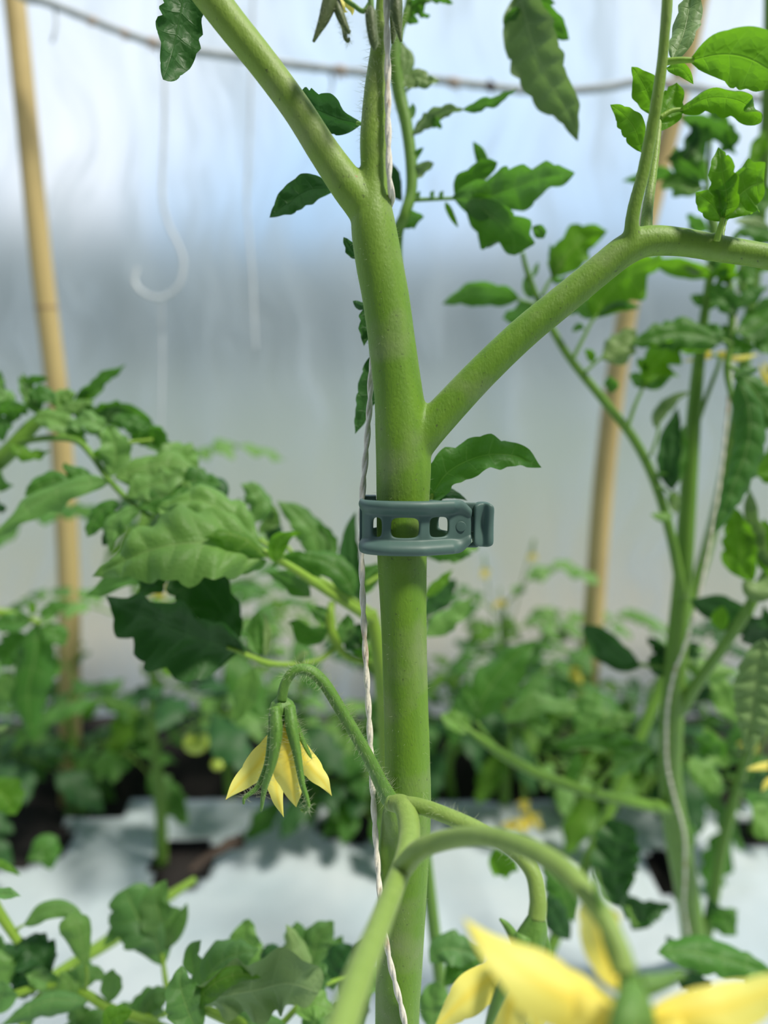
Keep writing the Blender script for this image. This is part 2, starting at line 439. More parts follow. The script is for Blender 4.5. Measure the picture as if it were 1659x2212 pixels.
def small_flower(r, c, rng, anchor=None, s=.011):
    fl = MB().tube([anchor if anchor is not None else c+V(0, .01, .01), c+V(0, .004, .009), c], [.0006, .0006, .0008], 6, 8).build('flower', M['calyx'], r)
    for k in range(5):
        a = k*1.257+rng.random(); q = nrm(V(math.cos(a), -.5, math.sin(a)))
        mb = MB(); blade(mb, [c, c+q*s*.6, c+q*s+V(0, .002, -.003)], s*.24, V(0, -1, 0), N=1, dep=0, nu=6, nv=2, seed=k, quilt=0)
        mb.build('petal', M['petal'], fl)
    MB().tube([c, c+V(0, -s*.35, -s*.5)], [s*.16, s*.05], 8, 4).build('anther_cone', M['petal'], fl)
PLANTS = 'tomato plants growing in the greenhouse'

# ------------------------------------------------------------------ the place: ground, film wall, outside
def grid(name, m, x0, x1, y0, y1, nx, ny, zf, keep=None, parent=None):
    xs = np.linspace(x0, x1, nx+1); ys = np.linspace(y0, y1, ny+1); v = [(x, y, zf(x, y)) for y in ys for x in xs]; f = []
    for j in range(ny):
        for i in range(nx):
            cx_, cy_ = (xs[i]+xs[i+1])/2, (ys[j]+ys[j+1])/2
            if keep and not keep(cx_, cy_): continue
            a = j*(nx+1)+i; f.append((a, a+1, a+nx+2, a+nx+1))
    return MB().add(v, f).build(name, m, parent)
WALL_Y = .80
edge_y = ground(800, 1762)[1]
sn = lambda x, y, z=0: mnoise.noise(Vector((x, y, z)))
struct(grid('floor', M['soil'], -1.6, 1.6, -.9, WALL_Y, 80, 60, lambda x, y: -.012+.008*sn(x*14, y*14)+(.055+.012*sn(x*6, 3))*max(0, min(1, (y-edge_y-.02)/.05))**2))

# white mulch film with planting holes
holes = [(ground(40, 1836), .048, .032), (ground(395, 1872), .026, .034), (ground(1440, 1895), .016, .030), (ground(770, 1800), .035, .02), (ground(1640, 1812), .030, .014), (ground(1110, 1740), .05, .015)]
edge = ground(800, 1762)[1]
def zmul(x, y):
    z = .006 + .010*sn(x*5, y*6, 3) + .0030*sn(x*22, y*17, 7) + .0016*abs(sn(x*30+y*22, y*40-x*9, 2))
    z += .012*math.exp(-((y-edge)/.03)**2)
    for (g, a, b) in holes:
        k = ((x-g[0])/a)**2+((y-g[1])/b)**2; z += -.004*math.exp(-k*.8)
    return z
def keepm(x, y):
    if y > edge + .012*sn(x*5, 2, 5) - .02*(x < -.25): return False
    for (g, a, b) in holes:
        if abs((x-g[0])/a)**2.6+abs((y-g[1])/b)**2.6 < 1: return False
    return True
def mulch_mat():
    m, n, o = mat('white_mulch_film'); t = NT(n)
    nz = t.noise(26, 4); fine = t.noise(8, 3)
    c = t.mix(fine, (.33, .43, .49), (.60, .63, .64))
    t.l(t.bsdf(c, .30, t.bump(nz, .5, .006)), o.inputs[0]); return m
mu = grid('mulch_film', mulch_mat(), -1.2, 1.2, -.5, edge+.05, 300, 170, zmul, keepm)
struct(mu)
md = mu.modifiers.new('thick', 'SOLIDIFY'); md.thickness = .0006

# film wall: hanging polythene, milky, light passes through
def film_mat():
    m, n, o = mat('polythene_film'); t = NT(n)
    wv = t.noise(5, 2); vv_ = t.node('ShaderNodeTexCoord').outputs['Object']; ad = t.node('ShaderNodeVectorMath', operation='MULTIPLY_ADD'); t.l(wv, ad.inputs[0]); ad.inputs[1].default_value = (.16, 0, .0); t.l(vv_, ad.inputs[2])
    streak = t.noise(9, 4, vec=ad.outputs[0], stretch=(3.2, 1, .5), rough=.6); fine = t.noise(40, 4, vec=ad.outputs[0], stretch=(4, 1, .6)); cloud = t.noise(5, 3)
    k = t.math('ADD', t.math('MULTIPLY', streak, .55), t.math('ADD', t.math('MULTIPLY', fine, .2), t.math('MULTIPLY', cloud, .25)))
    milk = t.ramp(k, [(.42, (.24, .24, .24)), (.52, (.36, .36, .36)), (.60, (.62, .62, .62))])
    nb = t.bump(k, .6, .01)
    tr = t.node('ShaderNodeBsdfTranslucent'); tr.inputs[0].default_value = (.70, .80, .88, 1); t.l(nb, tr.inputs['Normal'])
    df = t.bsdf((.70, .75, .78), .35, nb)
    body = t.mixs(.45, tr.outputs[0], df)
    tp = t.node('ShaderNodeBsdfRefraction'); tp.inputs[0].default_value = (.95, .97, .99, 1); tp.inputs['IOR'].default_value = 1.12; tp.inputs['Roughness'].default_value = .62
    t.l(t.mixs(milk, tp.outputs[0], body), o.inputs[0]); return m
xs = np.linspace(-1.6, 1.6, 241); zs = np.linspace(-.01, 1.25, 61); v = []; f = []
for z in zs:
    for x in xs:
        v.append((x, WALL_Y+.010*sn(x*7, z*1.2, 1)+.0035*sn(x*26+z*3, z*2.2, 9)+.0015*abs(sn(x*60, z*6, 4)), z))
for j in range(60):
    for i in range(240):
        a = j*241+i; f.append((a, a+1, a+242, a+241))
struct(MB().add(v, f).build('wall_back', film_mat()))

# outside
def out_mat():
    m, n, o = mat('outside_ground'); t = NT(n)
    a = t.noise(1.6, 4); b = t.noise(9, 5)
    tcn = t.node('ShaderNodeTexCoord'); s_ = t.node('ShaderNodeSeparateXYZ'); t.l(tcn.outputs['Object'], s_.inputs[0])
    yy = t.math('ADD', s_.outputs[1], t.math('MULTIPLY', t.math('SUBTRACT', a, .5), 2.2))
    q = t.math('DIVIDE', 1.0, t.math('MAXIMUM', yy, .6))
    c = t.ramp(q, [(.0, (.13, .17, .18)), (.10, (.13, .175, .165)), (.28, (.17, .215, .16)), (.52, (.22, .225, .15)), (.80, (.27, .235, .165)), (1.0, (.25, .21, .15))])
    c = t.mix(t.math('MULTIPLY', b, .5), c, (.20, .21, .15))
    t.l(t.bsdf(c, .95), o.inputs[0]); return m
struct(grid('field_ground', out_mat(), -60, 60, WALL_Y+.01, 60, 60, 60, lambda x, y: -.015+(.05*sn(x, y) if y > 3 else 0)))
hx = np.linspace(-60, 60, 121); v = []; f = []
prof_ = [(0, 0), (.5, .55), (1.4, .85), (3, 1.0), (5, .97), (8, .6), (12, 0)]
for (dy, k) in prof_:
    for x in hx:
        h = 3.9 + 1.1*sn(x*.09, 3.3) + .5*sn(x*.5, dy*.4, 2) - .035*x
        v.append((x, 26+dy+.5*sn(x*.4, dy), h*k))
for j in range(len(prof_)-1):
    for i in range(120):
        a = j*121+i; f.append((a, a+1, a+122, a+121))
struct(MB().add(v, f).build('hills', simple('hill_scrub_hazed', (.17, .215, .24), .95, nscale=.6, var=.3)))  # blue-grey of the scrub includes distance haze painted into the colour

# ------------------------------------------------------------------ bamboo stakes
def stake(pts, wpx, nodes, label):
    pp = [P(x, y, d) for x, y, d in pts]; g = pp[-1] + (pp[-1]-pp[-2])/(pp[-1][2]-pp[-2][2])*(-.02-pp[-1][2]); pp = pp + [g]
    r = thing('bamboo_stake', label, 'stake', V(g[0], g[1], 0), 'bamboo stakes against the film wall')
    rad = [wpx*.5*q[2]/F for q in pts] + [wpx*.5*pts[-1][2]/F*1.03]
    MB().tube(pp, rad, 20, 60).build('cane', M['bamboo'], r)
    cc = catmull(pp, 400)
    for k in nodes:
        i = int(k*399); T = nrm(cc[i]-cc[i-1])
        MB().tube([cc[i]-T*.0022, cc[i]-T*.0008, cc[i]+T*.0008, cc[i]+T*.0022], [rad[0]*x for x in (1.0, 1.10, 1.10, 1.0)], 20, 10).build('joint_ring', M['node'], r)
    return r
stake([(10, -160, .63), (36, 40, .635), (88, 560, .66), (128, 900, .69), (148, 1240, .725), (150, 1500, .76)], 46, [.12, .38, .66, .9], 'tan bamboo stake left of the thick tomato stem, tied to the sagging rope')
stake([(1560, -260, .62), (1470, 180, .65), (1365, 620, .67), (1312, 960, .70), (1282, 1330, .735), (1268, 1500, .76)], 44, [.2, .44, .635, .8], 'tan bamboo stake behind the tomato plant on the right')

# rope
r = thing('support_rope', 'grey weathered rope with frayed knots sagging between the bamboo stakes', 'rope', P(700, 148, .60))
rp_pts = [(-60, -70), (50, -8), (110, 8), (330, 92), (500, 122), (700, 148), (940, 172), (1150, 196), (1300, 190), (1400, 176), (1560, 200), (1760, 235)]
pp = [P(x, y, .60) for x, y in rp_pts]
MB().tube(pp, [.0033]*len(pp), 10, 160, bumps=lambda t, th: 1+.14*np.sin(3*th+t*420)).build('cord', M['old_rope'], r)
rng = random.Random(4)
for (x, y, s_) in [(200, 45, 9), (270, 72, 9), (330, 92, 11), (590, 135, 10), (735, 152, 12), (980, 178, 12), (1445, 182, 9)]:
    c = P(x, y, .598); mb = MB()
    mb.blob(c, V(1.3, 1, 1)*s_*.6/F, 12, 8, lambda d: 1+.25*sn(d[0]*3+x, d[1]*3, d[2]*3))
    for k in range(9):
        q = V(rng.uniform(-1, 1), rng.uniform(-1, 1), rng.uniform(-1.2, .4))*s_*1.3*.6/F
        mb.tube([c, c+q*.6, c+q+V(0, 0, -.001)], [.0007, .0005, .0002], 5, 5)
    mb.build('knot', M['fluff'], r)
mb = MB(); c = P(1060, 186, .597)
mb.blob(c, V(1, 1, 1)*9*.6/F, 10, 8, lambda d: 1+.4*sn(d[0]*4, d[1]*4, d[2]*4))
for k in range(6): mb.tube([c, c+V(rng.uniform(-1, 1), 0, rng.uniform(-1, 1))*.006], [.0012, .0006], 5, 4)
k_ = mb.build('knot', M['stick'], r); k_['label'] = 'dark tied knot'
for (x, y0, y1) in [(712, 150, 215), (116, 10, 90)]:
    MB().tube([P(x, y0, .6), P(x+6, (y0+y1)/2, .6), P(x-3, y1, .6)], [.0011]*3, 6, 8).build('loose_end', M['old_rope'], r)

# clear plastic strings hanging by the film
def pstring(pts, wpx, label, d=.70):
    pp = [P(x, y, d) for x, y in pts]
    o = MB().tube([q-pp[0] for q in pp], [wpx*.5*d/F]*len(pp), 8, 80).build('plastic_string', M['plastic_string']); o.location = pp[0]
    tag(o, label, 'string', 'clear strings hanging beside the film wall')
pstring([(352, -40), (356, 240), (350, 410), (362, 480), (385, 530), (396, 570), (384, 620), (345, 644), (308, 632), (290, 608), (296, 580)], 9, 'clear plastic string with a hooked looping lower end, beside the left bamboo stake')
pstring([(548, -40), (540, 280), (533, 430), (545, 600), (552, 760)], 6, 'short clear plastic string hanging between the looped string and the thick stem', .71)
pstring([(348, 640), (350, 800), (345, 1000), (352, 1250)], 6, 'long clear plastic string hanging below the looped hook', .72)

# ------------------------------------------------------------------ the main tomato plant
base = PM(850, 2212) + V(.0, .02, 0); base[2] = 0
MP = thing('tomato_plant', 'thick forked tomato stem held by the green clip, in sharp focus', 'plant', base, PLANTS)
def mtube(mb, pts, wd, seg=28, n=None):
    pp = []; rr = []
    for q, w_ in zip(pts, wd):
        dd = dm(q[1]) + (q[2] if len(q) > 2 else 0)
        pp.append(P(q[0], q[1], dd)); rr.append(w_*.5*dd/F)
    mb.tube(pp, rr, seg, n)
    return pp
mb = MB()
pp = []; rr = []
spine = [(858, 2212, 96), (862, 2100, 100), (874, 1900, 100), (880, 1760, 102), (880, 1650, 99), (876, 1500, 97), (872, 1350, 99), (868, 1200, 108), (869, 1100, 113), (871, 1010, 119), (868, 930, 117), (860, 850, 106), (846, 740, 102), (832, 640, 102), (817, 560, 102), (805, 480, 96), (806, 420, 72), (808, 370, 60), (808, 300, 63), (812, 200, 54), (818, 120, 42), (825, 40, 34), (832, -60, 30), (840, -200, 26)]
low = PM(858, 2212)
pp = [base+V(0, 0, -.01), base*.6+low*.4+V(.002, 0, 0), PM(858, 2420)]; rr = [.0082, .0078, .0072]
for (x, y, w_) in spine: pp.append(PM(x, y)); rr.append(w_*.5*dm(y)/F)
mb.tube(pp, rr, 40, 260, bumps=lambda t, th: 1+.018*np.cos(3*th+2*t)+.010*np.cos(5*th+1))
# left branch
mtube(mb, [(812, 520), (790, 452), (752, 402), (700, 328), (640, 234), (566, 134), (500, 52), (430, -40), (330, -170)], [60, 82, 78, 70, 67, 68, 71, 74, 78])
# right branch
mtube(mb, [(872, 1010), (905, 950), (958, 893), (1040, 806), (1130, 720), (1215, 650), (1300, 580), (1352, 540), (1400, 521), (1470, 523), (1560, 538), (1659, 555), (1800, 590)], [70, 84, 76, 72, 70, 68, 66, 68, 66, 60, 56, 53, 50])
# petiole bases on the right branch
mtube(mb, [(1362, 535, -.002), (1368, 460, -.003), (1388, 380, -.004), (1402, 310, -.005), (1420, 210, -.007), (1433, 110, -.008), (1440, 0, -.01), (1444, -120, -.012)], [34, 31, 29, 28, 27, 25, 24, 22], 18)
mtube(mb, [(1395, 520, .006), (1398, 460, .010), (1408, 390, .014), (1418, 320, .018), (1425, 260, .022)], [32, 26, 22, 18, 14], 16)
mtube(mb, [(1538, 530, -.002), (1556, 500, -.003), (1566, 470, -.004)], [26, 14, 12], 14)
mtube(mb, [(1556, 530, .004), (1562, 500, .006), (1575, 455, .008)], [20, 12, 9], 14)
mtube(mb, [(842, 1750, -.003), (836, 1840, -.002), (836, 1960, -.002), (834, 2100, -.002), (828, 2230, -.002), (830, 2500, -.001)], [34, 36, 34, 34, 34, 20], 16, 70)
mtube(mb, [(925, 1010, -.001), (920, 1100, -.001), (915, 1200, -.001), (915, 1350, -.001), (917, 1500, -.0005), (920, 1650, 0), (918, 1760, 0)], [14, 15, 15, 14, 14, 14, 8], 12, 90)
# knuckle of the flower truss on the front of the stem
mtube(mb, [(872, 1830, .0), (852, 1790, -.004), (845, 1745, -.0065), (842, 1722, -.007)], [50, 40, 34, 30], 18)
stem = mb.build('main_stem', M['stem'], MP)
rm = stem.modifiers.new('fuse', 'REMESH'); rm.mode = 'VOXEL'; rm.voxel_size = .00055; rm.use_smooth_shade = True
sm = stem.modifiers.new('fillet', 'SMOOTH'); sm.factor = .5; sm.iterations = 16

# broken brown axil bud in the left fork
o = MB().tube([PM(782, 402, -.002), PM(768, 388, -.003), PM(758, 378, -.003)], [.0011, .0012, .0009], 12, 8).build('axil_bud', M['dry'], MP)
o['label'] = 'small brown broken bud in the fork'

# fine hairs, too many to count
def hairs(name, parent, paths, n, ln, rng, rad=.000035):
    mb = MB()
    for _ in range(n):
        cc, r0, dens = rng.choice(paths); i = rng.randrange(1, int(len(cc)*.86))
        T = nrm(cc[i+1]-cc[i-1]); a = rng.uniform(0, 6.283)
        x = nrm(np.cross(T, V(.2, 1, .3))); y = np.cross(T, x); d = x*math.cos(a)+y*math.sin(a)
        l_ = ln*rng.uniform(.4, 1.3); s_ = cc[i]+d*r0[i]*.95; dn = nrm(d+T*rng.uniform(-.5, .5)+V(0, 0, rng.uniform(-.3, .3)))
        mb.tube([s_, s_+dn*l_*.6, s_+dn*l_+V(rng.uniform(-1, 1), rng.uniform(-1, 1), rng.uniform(-1, 1))*l_*.25], [rad, rad*.8, rad*.3], 3, 4, cap=False)
    o = mb.build(name, M['hair'], parent); o['kind'] = 'stuff'; return o
def pathr(pts3, rad, n=120):
    q = catmull(np.hstack([np.asarray(pts3), np.asarray(rad, float).reshape(-1, 1)]), n); return (q[:, :3], q[:, 3], 1)
rng = random.Random(11)
mainp = pathr([PM(x, y) for x, y, w_ in spine], [w_*.5*dm(y)/F for x, y, w_ in spine], 400)
hairs('fine_hairs', MP, [mainp], 900, .0011, rng, .00003)
topp = pathr([PM(x, y) for x, y, w_ in spine[18:22]], [w_*.5*dm(y)/F for x, y, w_ in spine[18:22]], 100)
hairs('fine_hairs', MP, [topp], 260, .0020, rng)

# sharp flower in front, left of the stem
pd = [(842, 1728, -.007), (822, 1690, -.009), (798, 1640, -.012), (765, 1582, -.014), (733, 1528, -.015), (700, 1476, -.016), (668, 1448, -.0165), (637, 1449, -.0165), (617, 1474, -.0165), (608, 1512, -.0165)]
wdp = [36, 30, 27, 25, 24, 23, 22, 21, 20, 22]
pp = [PM(*q) for q in pd]; rr = [w_*.5*dm(q[1])/F for q, w_ in zip(pd, wdp)]
FL = MB().tube(pp, rr, 16, 90, bumps=lambda t, th: 1+.05*np.sin(4*th+9*t)).build('flower', M['calyx'], MP)
FL['label'] = 'pale yellow nodding flower on a hooked hairy stalk'
hp = pathr(pp, rr, 160)
D1 = dm(1600)-.0165
def fpts(l): return [(x, y, D1+o) for x, y, o in l]
def petal(parent, l, hw, **kw):
    return leaflet(parent, l, hw, None, kw.pop('side', 't'), 'petal', 'petal', N=3, dep=.10, quilt=.05, skew=.3, tooth=2.2, fold=kw.pop('fold', -.2), curl=-.2, wave=kw.pop('wave', .22), up=.15, prof=kw.pop('prof', (.95, 1.15)), nu=30, **kw)
def sepal(parent, l, wd):
    pp = [P(x, y, D1+o) for x, y, o in l]
    mb = MB().tube(pp, [w_*.5*D1/F for w_ in wd], 12, 26, bumps=lambda t, th: 1+.10*np.cos(2*th)-.12*np.cos(4*th)); 
    o = mb.build('sepal', M['calyx'], parent); return pathr(pp, [w_*.5*D1/F for w_ in wd], 60)
# calyx cup
mb = MB(); c = P(610, 1532, D1)
mb.tube([P(608, 1506, D1), P(609, 1516, D1), P(611, 1530, D1), P(612, 1560, D1), P(613, 1590, D1)], [x*D1/F for x in (11, 22, 27, 24, 16)], 20, 24, bumps=lambda t, th: 1+.10*np.cos(5*th))
mb.build('calyx', M['calyx'], FL)
petal(FL, fpts([(600, 1570, .001), (578, 1622, .002), (548, 1662, .002), (512, 1698, .001), (487, 1728, .0)]), 30)
petal(FL, fpts([(606, 1565, .004), (594, 1640, .005), (598, 1710, .004), (613, 1766, .003)]), 24, prof=(1.1, 1.2))
petal(FL, fpts([(622, 1565, .002), (648, 1625, .002), (680, 1668, .001), (700, 1690, .001), (717, 1720, -.001)]), 25)
petal(FL, fpts([(615, 1555, -.003), (619, 1610, -.005), (624, 1670, -.0055), (640, 1744, -.004)]), 36, prof=(1.15, 1.1), fold=-.25)
sp_ = []
sp_.append(sepal(FL, [(594, 1528, -.003), (597, 1580, -.0055), (590, 1640, -.006), (572, 1700, -.005), (564, 1752, -.004)], [22, 24, 18, 12, 5]))
sp_.append(sepal(FL, [(590, 1540, .000), (588, 1590, -.001), (578, 1650, -.002), (556, 1700, -.003), (530, 1722, -.003), (526, 1737, -.003)], [18, 19, 14, 10, 8, 4]))
sp_.append(sepal(FL, [(626, 1526, -.003), (630, 1570, -.0055), (642, 1630, -.006), (652, 1690, -.006), (662, 1722, -.006), (666, 1742, -.006), (657, 1752, -.005), (650, 1748, -.005)], [22, 24, 17, 12, 10, 8, 7, 5]))
sp_.append(sepal(FL, [(634, 1545, .003), (648, 1590, .003), (664, 1625, .003), (682, 1658, .003)], [14, 13, 11, 4]))
hairs('fine_hairs', FL, [hp], 520, .0022, rng, .00003)
hairs('fine_hairs', FL, sp_, 520, .0020, rng, .00003)

# the rest of the truss, coming towards the camera
TR = MB()
def trp(l): return [P(x, y, d) for x, y, d in l]
TR.tube(trp([(842, 1735, .214), (872, 1742, .210), (884, 1790, .200), (876, 1850, .185), (850, 1920, .170), (815, 2010, .150), (775, 2110, .132), (735, 2230, .118), (700, 2330, .112)]), [x*.5/F for x in (7, 9.5, 9.5, 8.5, 7.8, 7.8, 8.5, 8.5, 8.2)], 16, 90)
TR.tube(trp([(868, 1878, .178), (905, 1836, .172), (960, 1815, .166), (1040, 1806, .155), (1130, 1828, .145), (1220, 1880, .136), (1290, 1960, .129), (1335, 2040, .124), (1350, 2100, .122)]), [x*.5/F for x in (8, 7.5, 7.0, 6.6, 6.6, 6.6, 6.0, 5.4, 6.6)], 16, 90)
TR.tube(trp([(848, 1736, .213), (900, 1740, .208), (960, 1760, .202), (1030, 1790, .197), (1100, 1830, .193), (1148, 1880, .190), (1162, 1940, .188), (1160, 1985, .187)]), [x*.5/F for x in (7, 7, 7.0, 6.6, 6.2, 6.6, 7.0, 7.5)], 16, 80)
M['truss'] = stem_mat('truss_green', (.16, .26, .04), (.27, .38, .09), .2)
truss = TR.build('flower_truss', M['truss'], MP)
trpath = pathr(trp([(900, 1740, .208), (960, 1760, .202), (1030, 1790, .197), (1100, 1830, .193), (1148, 1880, .190)]), [3.4/F]*5, 80)
hairs('fine_hairs', truss, [trpath], 150, .0018, rng, .00003)

# middle flower (behind the very close one)
def flower_at(label, stem_c, d, calyx, sepals, petals, calr=22):
    fl = MB().tube([P(x, y, dd) for x, y, dd in stem_c], [calr*.5*d/F, calr*.9*d/F, calr*1.1*d/F, calr*.6*d/F][:len(stem_c)], 16, 20, bumps=lambda t, th: 1+.06*np.cos(5*th)).build('flower', M['calyx'], MP)
    fl['label'] = label
    for l, wd in sepals:
        MB().tube([P(x, y, dd) for x, y, dd in l], [w_*.5*l[i][2]/F for i, w_ in enumerate(wd)], 10, 20).build('sepal', M['calyx'], fl)
    for l, hw, kw in petals:
        petal(fl, l, hw, **kw)
    return fl
q = .187
flower_at('yellow flower hanging behind the blurred close one', [(1162, 1970, q), (1155, 2005, q), (1140, 2045, q), (1120, 2090, q)], q, None,
    [([(1130, 2020, q-.006), (1110, 2080, q-.008), (1075, 2160, q-.008), (1050, 2230, q-.007)], [36, 34, 26, 14]),
     ([(1170, 2020, q), (1182, 2060, q), (1180, 2110, q)], [26, 22, 8]),
     ([(1115, 2030, q), (1095, 2000, q), (1080, 1985, q)], [24, 16, 6])],
    [([(1110, 2060, q), (1060, 2110, q), (1000, 2160, q-.002), (935, 2225, q-.003)], 42, {}),
     ([(1120, 2060, q-.004), (1115, 2130, q-.006), (1095, 2200, q-.006), (1090, 2300, q-.004)], 40, {}),
     ([(1130, 2080, q+.002), (1150, 2150, q+.002), (1165, 2250, q+.002)], 36, {})], 30)
q = .122
flower_at('very close blurred yellow flower at the lower right', [(1350, 2080, q), (1362, 2130, q), (1378, 2190, q-.002), (1400, 2260, q-.003)], q, None,
    [([(1370, 2140, q-.006), (1350, 2200, q-.010), (1320, 2280, q-.012)], [60, 64, 40]),
     ([(1340, 2100, q), (1310, 2020, q+.004), (1292, 1930, q+.006), (1284, 1880, q+.007)], [34, 24, 16, 8]),
     ([(1390, 2130, q), (1430, 2120, q), (1480, 2100, q)], [50, 36, 12])],
    [([(1390, 2230, q), (1270, 2170, q-.002), (1120, 2090, q-.001), (1000, 1982, q+.003)], 68, {'prof': (.75, 1.0)}),
     ([(1350, 2150, q+.006), (1310, 2080, q+.009), (1292, 2010, q+.010), (1288, 1950, q+.010)], 50, {'prof': (.8, .45)}),
     ([(1400, 2190, q), (1500, 2185, q), (1600, 2165, q), (1720, 2110, q)], 50, {'prof': (.6, .7)}),
     ([(1380, 2190, q-.004), (1300, 2230, q-.006), (1220, 2330, q-.006)], 110, {}),
     ([(1400, 2200, q-.003), (1470, 2280, q-.004), (1560, 2400, q-.004)], 110, {})], 30)

# leaves on the main plant -------------------------------------------------
def leafpart(plant, pts, wd, d=None, m='vine', label=None):
    o = stalk(plant, pts, wd, d, m, 'leaf')
    if label: o['label'] = label
    return o
q = .212
lf = leafpart(MP, [(1440, -60, .208), (1442, 20, .208), (1430, 140, .209)], [20, 20, 14])
lf2 = leafpart(MP, [(1434, 134, .208), (1470, 130, .206), (1500, 130, .205)], [16, 13, 10])
leaflet(lf2, [(1490, 131, .206), (1560, 118, .203), (1620, 128, .202), (1690, 168, .204)], 54, side='u', m='leaf_lime', N=4, dep=.08, wave=.06, prof=(.5, .55))
leaflet(lf2, [(1440, 148, .21), (1472, 148, .212), (1498, 182, .214)], 13, side='u', m='leaf_lime', N=2, dep=.1)
leaflet(lf2, [(1452, 130, .222), (1478, 70, .224), (1492, 0, .226), (1500, -60, .226)], 30, side='t', m='leaf_pale', N=4, dep=.2, wave=.2)
lf3 = leafpart(MP, [(1425, 255, .238), (1450, 240, .238), (1475, 236, .238)], [12, 10, 8])
leaflet(lf3, [(1466, 240, .238), (1530, 212, .236), (1590, 216, .235), (1625, 236, .234), (1645, 244, .230)], 31, side='u', m='leaf_lime', N=5, dep=.12, prof=(.5, .45))
leaflet(lf3, [(1420, 284, .238), (1440, 240, .239), (1455, 205, .24), (1462, 178, .24)], 33, side='u', m='leaf_lime', N=3, dep=.15)
leaflet(lf3, [(1418, 250, .238), (1398, 200, .237), (1380, 165, .236), (1364, 144, .236)], 28, side='u', m='leaf_lime', N=3, dep=.12)
leaflet(lf3, [(1388, 330, .235), (1372, 280, .234), (1345, 245, .234), (1318, 226, .234)], 26, side='u', m='leaf_lime', N=4, dep=.15)
lf4 = leafpart(MP, [(1548, 520, .208), (1556, 490, .206), (1562, 470, .205)], [14, 12, 9])
leaflet(lf4, [(1560, 475, .206), (1570, 430, .203), (1562, 380, .202), (1552, 318, .204)], 34, side='u', m='leaf_lime', N=4, dep=.2)
leaflet(lf4, [(1560, 475, .206), (1590, 430, .204), (1618, 405, .204), (1650, 392, .204)], 52, side='u', m='leaf_lime', N=4, dep=.15, prof=(.5, .45))
leaflet(lf4, [(1560, 478, .206), (1535, 440, .205), (1502, 415, .205)], 27, side='u', m='leaf_lime', N=3, dep=.2)
leaflet(lf4, [(1562, 480, .21), (1580, 458, .212), (1598, 458, .214)], 10, side='t', m='leaf', N=2, dep=.1)
# dark leaves hanging around the upper part
q = .225
lf = leafpart(MP, [(430, -70, q), (410, -50, q), (400, -40, q)], 10, m='vine_dark')
leaflet(lf, [(402, -45, q), (392, 20, q), (378, 90, q), (364, 140, q-.002), (352, 172, q-.004)], 52, side='u', m='leaf_dark_shaded', N=5, dep=.22, prof=(.35, .62))
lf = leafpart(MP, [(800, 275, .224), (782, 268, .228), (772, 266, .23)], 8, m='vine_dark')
leaflet(lf, [(780, 268, .232), (735, 258, .234), (690, 240, .234), (640, 222, .236)], 38, side='u', m='leaf_dark_shaded', N=4, dep=.22, prof=(.6, .45))
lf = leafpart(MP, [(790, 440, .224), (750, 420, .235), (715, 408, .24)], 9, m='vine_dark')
leaflet(lf, [(725, 408, .24), (670, 410, .241), (620, 440, .242), (582, 470, .243)], 30, side='u', m='leaf_dark_shaded', N=5, dep=.12)
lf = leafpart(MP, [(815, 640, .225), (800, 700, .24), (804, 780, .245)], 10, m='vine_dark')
leaflet(lf, [(806, 765, .245), (798, 830, .246), (785, 885, .247), (767, 938, .248)], 24, side='u', m='leaf_dark_shaded', N=5, dep=.15)
leaflet(lf, [(800, 660, .24), (775, 655, .241), (762, 650, .242)], 12, side='t', m='leaf_dark_shaded', N=2, dep=.3)
leaflet(lf, [(802, 640, .24), (790, 690, .241), (786, 748, .242)], 20, side='u', m='leaf_dark_shaded', N=4, dep=.3)
leaflet(lf, [(780, 560, .24), (760, 540, .24), (742, 512, .24)], 13, side='u', m='leaf_dark_shaded', N=3, dep=.2)
# leaf behind the stem to the right
lf = leafpart(MP, [(890, 1120, .232), (920, 1090, .238), (935, 1070, .24)], 12)
leaflet(lf, [(925, 1085, .24), (968, 1020, .239), (1040, 985, .238), (1110, 984, .239), (1170, 1010, .241)], 40, side='t', m='leaf', N=6, dep=.18, fold=.5, curl=-.2, prof=(.45, .9))
leaflet(lf, [(925, 1085, .245), (960, 1065, .246), (990, 1068, .247), (1010, 1082, .248)], 14, side='t', m='leaf_dark_shaded', N=3, dep=.2)
# buds near the top
def bud(parent, l, wd, m='calyx', name='flower_bud'):
    mb = MB().tube([P(x, y, d) for x, y, d in l], [w_*.5*l[i][2]/F for i, w_ in enumerate(wd)], 14, 26, bumps=lambda t, th: 1+.08*np.cos(5*th+2*t)); o = mb.build(name, M[m], parent)
    return pathr([P(x, y, d) for x, y, d in l], [w_*.5*l[i][2]/F for i, w_ in enumerate(wd)], 40)
M['bud'] = stem_mat('bud_olive', (.045, .075, .022), (.12, .16, .05), .5, scale=900)
tt = MB().tube([P(x, y, d) for x, y, d in [(802, -120, .195), (800, -40, .195), (801, 0, .195), (802, 22, .195)]], [.0008]*4, 10, 14)
tt.tube([P(x, y, d) for x, y, d in [(800, 5, .195), (785, 24, .195), (765, 12, .195), (745, -3, .195), (728, -30, .195)]], [.0006]*5, 10, 20)
tt.tube([P(x, y, d) for x, y, d in [(840, -80, .20), (852, -30, .199), (856, 0, .199)]], [.0009]*3, 10, 14)
T2 = tt.build('flower_truss', M['calyx'], MP); bp = []
bp.append(bud(T2, [(800, 16, .195), (801, 32, .195), (803, 60, .195), (807, 90, .195), (809, 108, .195)], [14, 24, 24, 20, 6], 'bud'))
bp.append(bud(T2, [(728, -40, .196), (714, 0, .196), (700, 40, .196), (688, 66, .196), (677, 90, .196)], [14, 32, 24, 14, 6], 'bud', 'sepal'))
